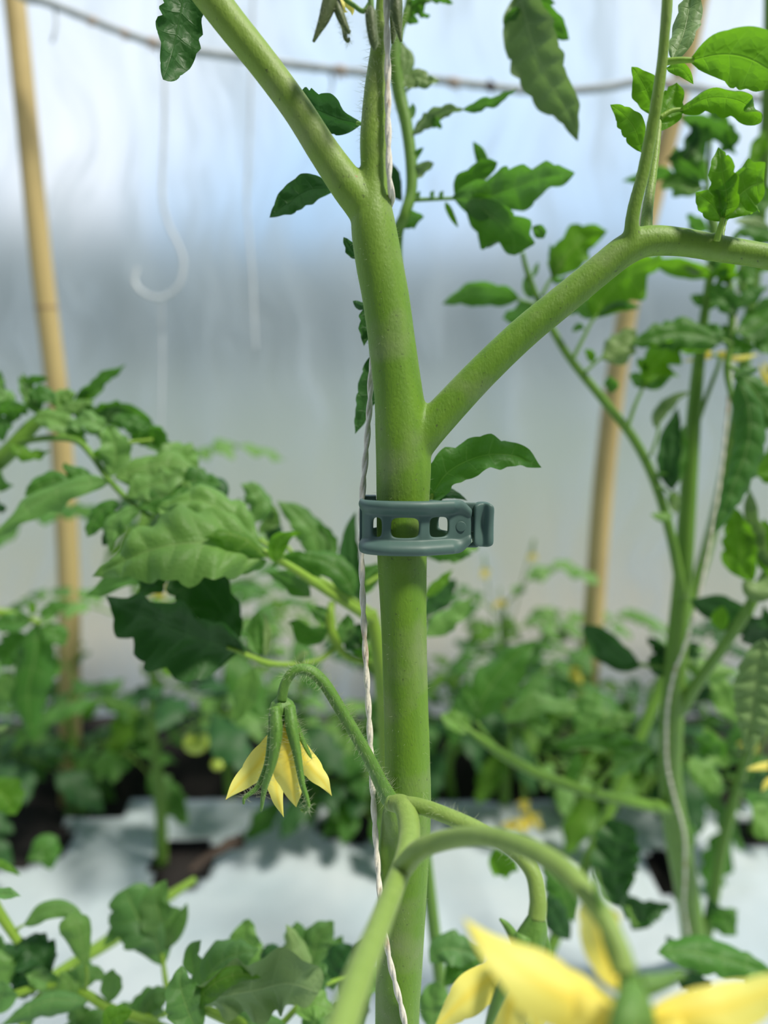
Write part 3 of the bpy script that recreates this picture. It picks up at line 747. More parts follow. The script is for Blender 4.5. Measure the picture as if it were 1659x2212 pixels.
bp.append(bud(T2, [(722, -20, .197), (732, 24, .196), (744, 54, .196), (752, 68, .196), (757, 66, .196)], [12, 20, 16, 10, 5], 'bud', 'sepal'))
bp.append(bud(T2, [(736, 40, .198), (744, 62, .198), (746, 82, .198), (752, 88, .198), (755, 82, .198)], [10, 12, 9, 8, 4], 'bud', 'sepal'))
bp.append(bud(T2, [(856, -20, .2), (856, 20, .2), (860, 55, .2), (866, 90, .2)], [22, 28, 18, 5], 'bud'))
bp.append(bud(T2, [(858, -20, .206), (852, 30, .206), (850, 70, .206), (848, 94, .206)], [20, 20, 14, 5], 'bud'))
petal(T2, [(724, -25, .2), (735, 5, .199), (743, 22, .199), (752, 26, .199)], 10)
petal(T2, [(728, -20, .202), (748, 2, .202), (760, 20, .202), (761, 34, .202)], 10)
hairs('fine_hairs', T2, bp, 500, .0013, rng, .00003)

# ------------------------------------------------------------------ cotton twine
def twine(pts3, rad, label, name='twine', strands=2, turns=400, m='twine'):
    r0 = pts3[0]; c = catmull(pts3, 700); c = c[np.concatenate([[True], np.linalg.norm(np.diff(c, axis=0), axis=1) > 1e-6])]
    T = np.gradient(c, axis=0); T /= np.linalg.norm(T, axis=1)[:, None]; mb = MB()
    s = np.concatenate([[0], np.cumsum(np.linalg.norm(np.diff(c, axis=0), axis=1))])
    a = nrm(np.cross(T[0], V(0, 1, .1))); fr = []
    for i in range(len(c)): a = nrm(a-T[i]*np.dot(a, T[i])); fr.append((a, np.cross(T[i], a)))
    for k in range(strands):
        ph = 2*math.pi*k/strands
        q = [c[i] + rad*.36*(fr[i][0]*math.cos(ph+s[i]*turns)+fr[i][1]*math.sin(ph+s[i]*turns)) for i in range(len(c))]
        q = np.array(q); nseg = 7; vs = []
        for i in range(len(q)):
            th = np.arange(nseg)*2*math.pi/nseg; vs.append(q[i]-r0+(rad*.66)*(np.cos(th)[:, None]*fr[i][0]+np.sin(th)[:, None]*fr[i][1]))
        f = [(i*nseg+j, i*nseg+(j+1) % nseg, (i+1)*nseg+(j+1) % nseg, (i+1)*nseg+j) for i in range(len(q)-1) for j in range(nseg)]
        mb.add(np.vstack(vs), f)
    o = mb.build(name, M[m]); o.location = r0; tag(o, label, 'twine'); return o
tw = [(834, -120, -.0035), (835, 0, -.0042), (837, 120, -.0042), (838, 250, -.0045), (840, 350, -.0045), (841, 385, -.0045), (845, 415, -.0030), (846, 436, .001), (836, 455, .008), (826, 500, .0125), (826, 560, .0125), (822, 660, .012), (812, 740, .011), (802, 800, .009), (799, 870, .007), (793, 950, .003), (787, 1020, .001), (782, 1080, .0), (781, 1130, .0), (781, 1190, -.0), (784, 1300, -.001), (791, 1440, -.002), (799, 1580, -.003), (806, 1720, -.004), (815, 1860, -.0045), (824, 1960, -.0080), (835, 2040, -.0092), (850, 2110, -.0098), (868, 2180, -.0092), (880, 2240, -.0085), (896, 2330, -.0085)]
tp = [PM(*q) for q in tw]; tp.append(tp[-1]+V(.004, 0, -.08)); e_ = base+V(.012, -.004, .008); tp.append(e_)
twine(tp, 7.2*.22/F, 'white cotton twine running up along the thick stem and through the clip')

# ------------------------------------------------------------------ plastic clip
up_ = nrm(PM(868, 1080)-PM(868, 1190)); up_ = nrm(up_ + V(.01, 0, 0)); xr = nrm(RGT+UPV*.012); yv = nrm(np.cross(up_, xr)); xr = np.cross(yv, up_)
OC = PM(869, 1132); px_ = dm(1132)/F
def K(x, y, z): return OC + (xr*(x-869)+yv*y+up_*z)*px_
CL = thing('plant_clip', 'dark green plastic clip closed around the thick stem', 'clip', K(780, 0, 0))
def strip(path, rows, delete, name, thick, parent=CL, sub=2, m='clip', wfn=None):
    """path: (x,y) top view; rows: (z, outward offset); outward = left normal of travel"""
    path = np.asarray(path, float); T = np.gradient(path, axis=0); T /= np.linalg.norm(T, axis=1)[:, None]
    Nn = np.stack([T[:, 1], -T[:, 0]], 1); v = []
    for i, (p, n) in enumerate(zip(path, Nn)):
        for j, (z, off) in enumerate(rows):
            if wfn: z, off = wfn(i, j, z, off)
            v.append(K(p[0]+n[0]*off, p[1]+n[1]*off, z))
    nr = len(rows); f = []
    for i in range(len(path)-1):
        for j in range(nr-1):
            if (i, j) in delete: continue
            f.append((i*nr+j, (i+1)*nr+j, (i+1)*nr+j+1, i*nr+j+1))
    o = MB().add(v, f).build(name, M[m], parent)
    s_ = o.modifiers.new('solid', 'SOLIDIFY'); s_.thickness = thick*px_; s_.offset = 0
    b = o.modifiers.new('sub', 'SUBSURF'); b.levels = sub; b.render_levels = sub
    return o
rows = [(-52, 9), (-54, 17), (-48, 21), (-41, 20), (-36, 13), (-32, 4), (-27, 0), (-21, 0), (0, 0), (21, 0), (27, 0), (33, 5), (38, 14), (43, 20), (49, 21), (54, 17), (52, 9)]
fpath = [(786, -4), (787, -22), (792, -36), (801, -47), (806, -51), (825, -61), (832, -63), (840, -65), (844, -66), (872, -68), (902, -66), (908, -64), (918, -60), (924, -57), (944, -48), (964, -38), (969, -36), (978, -33), (992, -31), (1003, -30), (1015, -29)]
dele = {(4, 7), (4, 8), (8, 7), (8, 8), (9, 7), (9, 8), (13, 7), (13, 8), (14, 7), (14, 8)}
def wf(i, j, z, off):
    if i >= 17:
        k = min(1, (i-16)/2.5); z = z*(1-.42*max(0, (i-18)/2.0)) if i > 18 else z; off = off*(1-.75*k)
    elif i <= 3: off = off*(.15+.25*i)
    return z, off
band = strip(fpath, rows, dele, 'front_band', 9, wfn=wf)
# round gate mark on the tip
MB().tube([K(992, -38.2, 0), K(992, -37.6, 0), K(992, -34, 0)], [9.5*px_, 11*px_, 11*px_], 24, 6).build('moulding_mark', M['clip'], band)
bpath = [(786, 4), (790, 26), (802, 46), (820, 60), (845, 68), (870, 70), (895, 68), (918, 60), (936, 48), (950, 32), (960, 12), (972, -2), (990, -8), (1006, -10), (1020, -11), (1034, -12)]
rows2 = [(-49, 0), (-40, 0), (-28, 0), (-14, 0), (0, 0), (14, 0), (28, 0), (40, 0), (49, 0)]
rows2 = [(z, 0) for z, _ in rows2]
strip(bpath, rows2, {(i, j) for i in (1, 2, 9, 10, 11) for j in (3, 4)} | {(13, j) for j in (1,)}, 'back_band', 8)
# hinge: the thin left edge and top cap
def cbox(name, x0, x1, y0, y1, z0, z1, parent=CL, bev=3, fn=None):
    bm = bmesh.new(); bmesh.ops.create_cube(bm, size=1)
    bmesh.ops.subdivide_edges(bm, edges=bm.edges[:], cuts=5, use_grid_fill=True)
    org = np.array(ROOT[CL.name])
    for v_ in bm.verts:
        x = x0+(x1-x0)*(v_.co.x+.5); y = y0+(y1-y0)*(v_.co.y+.5); z = z0+(z1-z0)*(v_.co.z+.5)
        if fn: x, y, z = fn(x, y, z, v_.co)
        v_.co = Vector(K(x, y, z)-org)
    me = bpy.data.meshes.new(name); bm.to_mesh(me); bm.free(); me.materials.append(M['clip'])
    for p_ in me.polygons: p_.use_smooth = True
    o = bpy.data.objects.new(name, me); C.objects.link(o); o.parent = parent
    s_ = o.modifiers.new('sub', 'SUBSURF'); s_.levels = 2; s_.render_levels = 2
    return o
cbox('hinge', 777, 791, -12, 10, -52, 50)
cbox('hinge_cap', 783, 812, 6, 40, 40, 60)
def latchf(x, y, z, c):
    u = c.x*2; wz = c.z*2
    if c.y < -.2:
        y += 12*math.exp(-((u+.05)/.35)**2)*(1-.3*abs(wz)) - 9*math.exp(-((u-.45)/.25)**2)*(1-wz*wz*.6) + 3*math.cos(wz*3)
    k = .86+.14*(1-abs(u)**3) if abs(wz) > .6 else 1
    return x, y, z*k
latch = cbox('latch_head', 1020, 1062, -38, 8, -44, 50, fn=latchf)
cbox('latch_catch', 1008, 1024, -24, 2, -14, 20)

# ------------------------------------------------------------------ plant behind the stem (upper middle)
g = ground(930, 1800); g = V(g[0], P(880, 400, .31)[1]+.02, 0)
BP = thing('tomato_plant', 'slim tomato shoot standing just behind the thick stem, curled leaves at its top', 'plant', g, PLANTS)
q = .30
pts = [g, P(880, 1500, .36), P(870, 1100, .34), P(860, 700, .315), P(858, 520, .305), P(874, 465, .30), P(888, 415, .30), P(888, 350, .30), P(878, 270, .30), P(862, 200, .30), P(852, 130, .298), P(862, 70, .297), P(880, 20, .296), P(890, -60, .296)]
MB().tube(pts, [.0035, .003, .0028, .0025, .0022, .0022, .0022, .0023, .0024, .0026, .0024, .0018, .0014, .0012], 14, 160).build('main_stem', M['vine_dark'], BP)
bp = pathr(pts[8:12], [.0024]*4, 60)
hairs('fine_hairs', BP, [bp], 200, .0022, rng)
lf = leafpart(BP, [(890, 432), (940, 430), (1000, 428), (1060, 430)], [10, 8, 7, 6], q, 'vine_dark')
leaflet(lf, [(978, 430), (1040, 425), (1110, 405), (1170, 385), (1242, 374)], 52, .298, 'u', 'leaf', N=5, dep=.22, wave=.15, prof=(.4, .75))
leaflet(lf, [(1010, 425), (1060, 465), (1105, 505), (1112, 552)], 62, .302, 'u', 'leaf', N=4, dep=.25, prof=(.5, .5))
leaflet(lf, [(985, 428), (1000, 400), (1030, 375), (1075, 350)], 36, .301, 'u', 'leaf', N=3, dep=.3)
leaflet(lf, [(1058, 365), (1040, 335), (1022, 305)], 14, .31, 'u', 'leaf', N=2, dep=.1)
leaflet(lf, [(962, 436), (975, 460), (990, 492)], 9, .30, 'u', 'leaf_lime', N=2, dep=.05)
leaflet(lf, [(1150, 490), (1165, 500), (1175, 515)], 14, .30, 'u', 'leaf', N=2, dep=.1)
for x in (905, 935, 955): leaflet(lf, [(x, 430), (x-2, 420), (x+3, 412)], 5, .299, 't', 'leaf', N=1, dep=0)
lf = leafpart(BP, [(885, 300), (896, 285), (915, 268)], [9, 7, 5], q, 'vine_dark')
leaflet(lf, [(893, 292), (920, 262), (960, 240), (1005, 236)], 16, .298, 'u', 'leaf_pale', N=5, dep=.3, fold=.5)
leaflet(lf, [(1000, 238), (1040, 224), (1080, 212), (1118, 190)], 14, .298, 'u', 'leaf', N=5, dep=.25, fold=.5)
leaflet(lf, [(925, 250), (940, 262), (955, 278)], 12, .299, 'u', 'leaf', N=3, dep=.4)
lf = leafpart(BP, [(872, 200), (885, 190), (900, 182)], 6, q, 'vine_dark')
leaflet(lf, [(872, 192), (900, 168), (925, 175), (950, 172)], 17, .299, 't', 'leaf_pale', N=5, dep=.2)
leaflet(lf, [(868, 180), (878, 130), (872, 100), (862, 82)], 18, .30, 't', 'leaf_pale', N=3, dep=.2)
lf = leafpart(BP, [(888, 390), (900, 370), (915, 360)], 6, q, 'vine_dark')
leaflet(lf, [(893, 385), (912, 365), (938, 352)], 13, .299, 'u', 'leaf_pale', N=3, dep=.1)
leaflet(lf, [(888, 350), (902, 330), (915, 318)], 8, .299, 'u', 'leaf', N=2, dep=.1)
leaflet(lf, [(882, 260), (890, 240), (892, 222)], 9, .299, 'u', 'leaf', N=2, dep=.1)
leaflet(lf, [(868, 435), (852, 395), (846, 352)], 22, .303, 'u', 'leaf_dark_shaded', N=3, dep=.1)
leaflet(lf, [(862, 492), (885, 470), (916, 468)], 22, .302, 'u', 'leaf', N=3, dep=.1)
# curled crown at the very top
lf = leafpart(BP, [(878, 30), (900, 10), (930, 0)], 8, .298, 'vine_dark')
for l_, hw in [([(870, 25), (900, 5), (925, -10)], 20), ([(930, 0), (955, -2), (980, 8)], 9), ([(875, 20), (890, 40), (905, 48)], 12), ([(900, 10), (915, 30), (930, 34)], 10), ([(885, -20), (905, -50), (920, -90)], 24)]:
    leaflet(lf, l_, hw, .297, 'u', 'leaf', N=3, dep=.3)

# leaf hanging from above
HLp = thing('tomato_plant', 'tomato plant whose shoots hang in from above the picture, leaf with quilted underside drooping', 'plant', V(P(1120, 0, .32)[0]+.02, P(1120, 0, .32)[1]+.05, 0), PLANTS)
gg = np.array(ROOT[HLp.name])
MB().tube([gg, gg+V(.15, .1, .35), gg+V(.12, .05, .7), P(1200, -260, .33), P(1140, -120, .305), P(1118, -50, .30)], [.004, .004, .0035, .002, .0013, .001], 10, 80).build('main_stem', M['vine_dark'], HLp)
lf = leafpart(HLp, [(1118, -50), (1122, -10), (1135, 30)], [10, 9, 7], .30, 'vine_dark')
leaflet(lf, [(1120, -25), (1138, 50), (1160, 120), (1195, 190), (1228, 240), (1248, 306)], 58, .298, 'u', 'leaf_pale', N=7, dep=.16, quilt=.16, twist=0, curl=-.4, prof=(.45, .95), wave=.12)
leaflet(lf, [(1130, 5), (1165, 35), (1200, 62), (1230, 86)], 30, .300, 'u', 'leaf', N=4, dep=.2)
leaflet(lf, [(1125, 20), (1105, 30), (1086, 50)], 13, .299, 'u', 'leaf', N=2, dep=.2)
leaflet(lf, [(1130, 0), (1160, 2), (1200, 8)], 14, .301, 'u', 'leaf', N=3, dep=.3)

# ------------------------------------------------------------------ right-hand plant
gr = ground(1500, 2075); gr = V(gr[0], gr[1], 0)
RP = thing('tomato_plant', 'tall tomato plant on the right with slim branching stems and yellow flowers', 'plant', gr, PLANTS)
dr = .42
mb = MB()
def rt(l, wd, seg=16):
    mb.tube([P(x, y, d) for x, y, d in l], [w_*.5*l[i][2]/F for i, w_ in enumerate(wd)], seg, len(l)*10)
mb.tube([gr+V(0, 0, -.01), P(1500, 2040, .54), P(1488, 1950, .52), P(1462, 1800, .49), P(1448, 1680, .465), P(1452, 1540, .44), P(1462, 1400, .425), P(1474, 1260, .415), P(1486, 1080, .405), P(1500, 880, .40), P(1514, 740, .395), P(1530, 620, .39), P(1545, 520, .39), P(1530, 440, .39), P(1528, 380, .39), P(1535, 300, .39)],
        [.0085, .0085, .0080, .0080, .0066, .0064, .0058, .0050, .0044, .0036, .0028, .0021, .0034, .0018, .0013, .001], 20, 200)
rt([(1474, 1290, .413), (1452, 1170, .402), (1418, 1050, .395), (1370, 950, .388), (1300, 860, .38), (1225, 765, .375), (1172, 670, .37), (1140, 590, .365), (1128, 545, .362)], [22, 21, 20, 20, 19, 17, 14, 12, 9])
rt([(1470, 1530, .44), (1510, 1470, .42), (1560, 1400, .40), (1610, 1325, .385), (1652, 1250, .375), (1720, 1130, .37)], [34, 25, 24, 24, 24, 24])
rt([(1444, 1745, .475), (1400, 1740, .46), (1320, 1722, .445), (1240, 1700, .435), (1160, 1670, .43), (1090, 1632, .425), (1030, 1590, .42), (990, 1560, .42)], [34, 26, 25, 25, 24, 22, 15, 5])
rt([(1512, 2070, .55), (1530, 2000, .53), (1545, 1920, .52), (1562, 1820, .51), (1600, 1680, .49), (1640, 1560, .46), (1680, 1460, .45)], [26, 26, 24, 22, 20, 18, 16])
rt([(1502, 925, .402), (1525, 860, .40), (1548, 800, .40), (1556, 770, .40)], [12, 10, 9, 8])
rt([(1565, 560, .385), (1580, 640, .38), (1578, 740, .38), (1570, 800, .38), (1585, 880, .38)], [14, 15, 14, 14, 8])
MB_ = mb.build('main_stem', M['vine_dark'], RP)

# leaves of the thin left branch
E = .365
lf = leafpart(RP, [(1172, 660), (1145, 655), (1115, 645)], [9, 7, 6], E, 'vine_dark')
leaflet(lf, [(1122, 645), (1075, 632), (1020, 632), (955, 657)], 27, E, 'u', 'leaf', N=4, dep=.2)
leaflet(lf, [(1150, 655), (1120, 675), (1085, 688)], 22, E, 'u', 'leaf', N=3, dep=.15)
leaflet(lf, [(1150, 645), (1140, 620), (1140, 590)], 12, E, 'u', 'leaf', N=2, dep=.1)
leaflet(lf, [(1150, 600), (1160, 575), (1163, 565)], 6, E, 'u', 'leaf', N=1, dep=.1)
lf = leafpart(RP, [(1170, 640), (1185, 610), (1200, 590)], [9, 7, 6], E, 'vine_dark')
leaflet(lf, [(1196, 598), (1220, 560), (1260, 520), (1312, 498)], 40, E-.002, 'u', 'leaf_lime', N=3, dep=.22)
leaflet(lf, [(1195, 598), (1200, 560), (1188, 528)], 18, E, 'u', 'leaf', N=2, dep=.2)
leaflet(lf, [(1190, 600), (1210, 604), (1224, 598)], 9, E, 'u', 'leaf', N=2, dep=.1)
lf = leafpart(RP, [(1236, 778), (1260, 730), (1275, 700), (1290, 680)], [9, 8, 7, 6], E, 'vine_dark')
leaflet(lf, [(1285, 688), (1310, 640), (1350, 600), (1430, 560)], 58, E, 'u', 'leaf_lime', N=4, dep=.15, prof=(.5, .6))
leaflet(lf, [(1290, 680), (1340, 662), (1384, 664)], 12, E, 'u', 'leaf', N=2, dep=.1)
leaflet(lf, [(1276, 690), (1260, 665), (1262, 640)], 14, E+.004, 'u', 'leaf', N=2, dep=.1)
leaflet(lf, [(1220, 680), (1230, 665), (1238, 650)], 20, E+.004, 'u', 'leaf', N=2, dep=.1)
leaflet(lf, [(1235, 715), (1250, 705), (1262, 712)], 8, E, 'u', 'leaf', N=2, dep=.1)
lf = leafpart(RP, [(1262, 805), (1290, 780), (1310, 765)], [8, 6, 5], E+.008, 'vine_dark')
leaflet(lf, [(1300, 775), (1330, 755), (1355, 730), (1375, 712)], 36, E+.01, 't', 'leaf_pale', N=3, dep=.2)
leaflet(lf, [(1280, 785), (1275, 765), (1262, 755)], 9, E, 'u', 'leaf_lime', N=1, dep=0)
leaflet(lf, [(1318, 850), (1322, 830), (1315, 812)], 18, E, 'u', 'leaf', N=2, dep=.05)
lf = leafpart(RP, [(1355, 925), (1370, 880), (1385, 845), (1395, 825)], [9, 8, 7, 6], .378, 'vine_dark')
leaflet(lf, [(1390, 838), (1410, 795), (1435, 765), (1478, 735)], 48, .377, 'u', 'leaf_lime', N=4, dep=.42)
leaflet(lf, [(1388, 838), (1375, 818), (1360, 808)], 13, .377, 'u', 'leaf', N=2, dep=.1)
leaflet(lf, [(1392, 838), (1425, 822), (1452, 812)], 13, .377, 'u', 'leaf', N=2, dep=.1)
leaflet(lf, [(1400, 800), (1385, 785), (1378, 772)], 10, .377, 'u', 'leaf_lime', N=2, dep=.1)
lf = leafpart(RP, [(1405, 985), (1420, 940), (1425, 900), (1440, 868)], [7, 6, 5, 5], .388, 'vine_dark')
leaflet(lf, [(1415, 925), (1425, 890), (1455, 858), (1492, 846)], 18, .388, 't', 'leaf_pale', N=3, dep=.2)
leaflet(lf, [(1452, 1060), (1445, 1000), (1450, 940), (1464, 880)], 26, .389, 'u', 'leaf_dark_shaded', N=4, dep=.15)
leaflet(lf, [(1455, 1050), (1465, 1000), (1472, 950), (1478, 918)], 20, .392, 'u', 'leaf', N=4, dep=.15)
lf = leafpart(RP, [(1418, 1050), (1440, 1060), (1456, 1080)], [8, 6, 5], .392, 'vine_dark')
leaflet(lf, [(1415, 1022), (1440, 1030), (1460, 1050)], 9, .391, 'u', 'leaf', N=2, dep=.1)
leaflet(lf, [(1458, 1058), (1455, 1085), (1462, 1110)], 13, .392, 't', 'leaf_pale', N=2, dep=.3)
leaflet(lf, [(1456, 1112), (1432, 1116), (1405, 1112)], 10, .39, 't', 'leaf_soft', N=2, dep=.1)
# crown above the branch
lf = leafpart(RP, [(1530, 420), (1525, 380), (1520, 340)], [9, 8, 6], .385, 'vine_dark')
for l_, hw, s_, m_ in [([(1470, 252), (1520, 262), (1560, 285), (1592, 335)], 26, 'u', 'leaf'), ([(1525, 395), (1500, 350), (1512, 310), (1532, 268)], 24, 'u', 'leaf'),
        ([(1600, 372), (1622, 345), (1638, 315), (1652, 278)], 20, 'u', 'leaf_lime'), ([(1460, 378), (1430, 375), (1400, 378), (1344, 392)], 17, 'u', 'leaf'),
        ([(1520, 410), (1480, 400), (1450, 395), (1428, 410)], 22, 't', 'leaf_soft'), ([(1515, 400), (1485, 370), (1462, 345), (1462, 315)], 22, 'u', 'leaf'),
        ([(1550, 330), (1575, 300), (1580, 265)], 20, 'u', 'leaf'), ([(1530, 500), (1510, 490), (1484, 462)], 16, 'u', 'leaf'),
        ([(1585, 478), (1625, 478), (1670, 492)], 10, 't', 'leaf_pale'), ([(1560, 560), (1585, 520), (1600, 490)], 10, 'u', 'leaf'),
        ([(1440, 345), (1480, 330), (1500, 290), (1498, 262)], 18, 'u', 'leaf_dark_shaded')]:
    leaflet(lf, l_, hw, .384, s_, m_, N=3, dep=.2)
lf = leafpart(RP, [(1545, 600), (1530, 580), (1500, 570)], 8, .384, 'vine_dark')
for l_, hw, s_, m_ in [([(1540, 600), (1500, 582), (1440, 568), (1380, 560)], 22, 'u', 'leaf_lime'), ([(1535, 595), (1560, 580), (1590, 600)], 32, 'u', 'leaf_lime'),
        ([(1520, 590), (1490, 570), (1470, 560)], 14, 't', 'leaf_pale'),
        ([(1592, 680), (1572, 655), (1550, 632), (1530, 615)], 24, 't', 'leaf'), ([(1592, 668), (1610, 640), (1640, 622), (1662, 620)], 22, 't', 'leaf'),
        ([(1585, 720), (1620, 712), (1650, 690), (1700, 660)], 36, 't', 'leaf'), ([(1620, 720), (1650, 740), (1680, 770)], 26, 't', 'leaf'),
        ([(1568, 600), (1562, 580), (1560, 565)], 14, 'u', 'leaf'), ([(1610, 610), (1608, 595), (1606, 580)], 8, 'u', 'leaf')]:
    leaflet(lf, l_, hw, .378, s_, m_, N=3, dep=.18)
lf = leafpart(RP, [(1580, 745), (1570, 738), (1555, 735)], 8, .375, 'vine_dark')
leaflet(lf, [(1560, 740), (1500, 722), (1440, 722), (1362, 744)], 32, .372, 't', 'leaf', N=5, dep=.22, fold=.4)
leaflet(lf, [(1555, 745), (1540, 720), (1525, 700)], 22, .376, 't', 'leaf', N=3, dep=.2)
leaflet(lf, [(1545, 748), (1500, 755), (1450, 752)], 18, .379, 'u', 'leaf_lime', N=4, dep=.2)
leaflet(lf, [(1580, 765), (1590, 760), (1602, 762)], 8, .374, 't', 'leaf', N=2, dep=.1)
lf = leafpart(RP, [(1572, 790), (1590, 800), (1600, 820)], 9, .345, 'vine_dark')
leaflet(lf, [(1594, 815), (1618, 880), (1616, 960), (1580, 1060), (1540, 1158)], 56, .335, 't', 'leaf', N=9, dep=.14, quilt=.12, twist=0, fold=-.2, prof=(.45, .9))
leaflet(lf, [(1590, 815), (1620, 830), (1650, 870), (1700, 930)], 40, .342, 't', 'leaf', N=4, dep=.3)
leaflet(lf, [(1582, 815), (1605, 800), (1640, 795)], 14, .343, 't', 'leaf', N=2, dep=.1)
leaflet(lf, [(1600, 850), (1640, 880), (1690, 930)], 36, .348, 't', 'leaf_soft', N=4, dep=.3)
leaflet(lf, [(1720, 950), (1670, 990), (1620, 1020)], 36, .35, 'u', 'leaf_lime', N=3, dep=.1)
for l_, hw, s_, m_ in [([(1625, 1260), (1600, 1210), (1595, 1150), (1580, 1090)], 36, 'u', 'leaf_lime'), ([(1680, 1230), (1640, 1180), (1625, 1110), (1618, 1050)], 22, 'u', 'leaf_pale'), ([(1690, 1260), (1660, 1200), (1650, 1120)], 28, 'u', 'leaf_lime')]:
    leaflet(lf, l_, hw, .362, s_, m_, N=5, dep=.2)
lf = leafpart(RP, [(1640, 1285), (1630, 1300), (1620, 1330)], 10, .375, 'vine_dark')
leaflet(lf, [(1606, 1256), (1640, 1270), (1700, 1240)], 30, .355, 't', 'leaf_pale', N=3, dep=.15)
leaflet(lf, [(1490, 1296), (1545, 1310), (1590, 1335), (1610, 1370)], 34, .40, 'u', 'leaf_dark_shaded', N=3, dep=.1, prof=(.6, .5))
leaflet(lf, [(1560, 1365), (1556, 1335), (1562, 1308)], 18, .37, 'u', 'leaf_lime', N=2, dep=.08)
leaflet(lf, [(1605, 1340), (1640, 1360), (1690, 1345)], 44, .39, 'u', 'leaf_dark_shaded', N=3, dep=.2)
leaflet(lf, [(1600, 1385), (1640, 1375), (1690, 1400)], 24, .395, 'u', 'leaf_dark_shaded', N=3, dep=.2)
leaflet(lf, [(1650, 1380), (1640, 1450), (1630, 1530), (1612, 1625)], 46, .33, 't', 'leaf_pale', N=7, dep=.15, quilt=.2)
leaflet(lf, [(1680, 1400), (1690, 1500), (1670, 1590)], 46, .34, 't', 'leaf_soft', N=5, dep=.15, quilt=.2)
lf = leafpart(RP, [(1462, 1440), (1420, 1440), (1380, 1435)], 9, .43, 'vine_dark')
leaflet(lf, [(1382, 1438), (1340, 1420), (1300, 1385), (1260, 1350)], 32, .43, 'u', 'leaf_dark_shaded', N=3, dep=.08, prof=(.5, .8))
for l_, hw, s_, m_ in [([(1450, 1420), (1430, 1400), (1398, 1375)], 18, 'u', 'leaf_dark_shaded'), ([(1440, 1460), (1420, 1430), (1430, 1395)], 22, 'u', 'leaf_dark_shaded'), ([(1470, 1440), (1490, 1420), (1512, 1410)], 20, 'u', 'leaf_dark_shaded'), ([(1465, 1400), (1490, 1400), (1515, 1395)], 12, 'u', 'leaf_dark_shaded'),
        ([(1480, 1420), (1530, 1440), (1590, 1445)], 30, 't', 'leaf_soft'), ([(1440, 1450), (1455, 1440), (1480, 1450)], 18, 'u', 'leaf')]:
    leaflet(lf, l_, hw, .432, s_, m_, N=3, dep=.25)
lf = leafpart(RP, [(1600, 560), (1610, 640), (1640, 700)], 8, .385, 'vine_dark')
for l_, hw, s_, m_, d_ in [([(1640, 560), (1615, 590), (1605, 640)], 22, 'u', 'leaf', .388), ([(1690, 580), (1650, 560), (1610, 545)], 24, 'u', 'leaf_lime', .39), ([(1690, 520), (1640, 500), (1590, 500)], 20, 't', 'leaf', .39), ([(1560, 640), (1530, 650), (1490, 640)], 16, 't', 'leaf', .392),
        ([(1660, 400), (1640, 440), (1600, 470)], 22, 't', 'leaf', .39), ([(1575, 300), (1550, 240), (1560, 190)], 20, 'u', 'leaf', .392), ([(1680, 640), (1650, 660), (1600, 690)], 22, 'u', 'leaf', .385), ([(1690, 1040), (1660, 1010), (1640, 980)], 30, 'u', 'leaf_lime', .36),
        ([(1610, 560), (1570, 550), (1520, 560)], 18, 't', 'leaf_soft', .386), ([(1690, 880), (1660, 850), (1615, 840)], 20, 't', 'leaf', .35), ([(1560, 700), (1590, 740), (1640, 750)], 18, 't', 'leaf', .382)]:
    leaflet(lf, l_, hw, d_, s_, m_, N=4, dep=.2)
# lower leaf branch to the left
lf = leafpart(RP, [(1100, 1635), (1060, 1600), (1030, 1560)], 8, .425, 'vine_dark')
for l_, hw, s_, m_ in [([(1025, 1560), (1050, 1500), (1095, 1440), (1155, 1382)], 50, 't', 'leaf'), ([(1090, 1560), (1130, 1530), (1180, 1520), (1252, 1532)], 26, 't', 'leaf_soft'),
        ([(1020, 1580), (985, 1560), (950, 1545)], 24, 't', 'leaf_soft'), ([(1040, 1545), (1010, 1500), (1010, 1460)], 18, 't', 'leaf'),
        ([(1250, 1590), (1270, 1540), (1290, 1490)], 34, 't', 'leaf_soft'), ([(1200, 1610), (1260, 1592), (1330, 1592), (1412, 1618)], 24, 'u', 'leaf'),
        ([(1412, 1622), (1370, 1640), (1330, 1665), (1312, 1672)], 30, 'u', 'leaf'), ([(1230, 1700), (1240, 1660), (1252, 1620)], 14, 't', 'leaf'),
        ([(1190, 1590), (1160, 1560), (1130, 1555)], 22, 't', 'leaf_soft'), ([(1300, 1600), (1330, 1560), (1380, 1540)], 22, 't', 'leaf_soft')]:
    leaflet(lf, l_, hw, .435, s_, m_, N=4, dep=.2)
for (a_, b_) in [((1190, 1682), (1160, 1640)), ((1245, 1703), (1285, 1625)), ((1110, 1645), (1100, 1580)), ((1285, 1712), (1330, 1650))]:
    stalk(RP, [a_, ((a_[0]+b_[0])/2-4, (a_[1]+b_[1])/2), b_], [9, 8, 6], .435, 'vine_dark', 'leaf_stalk')
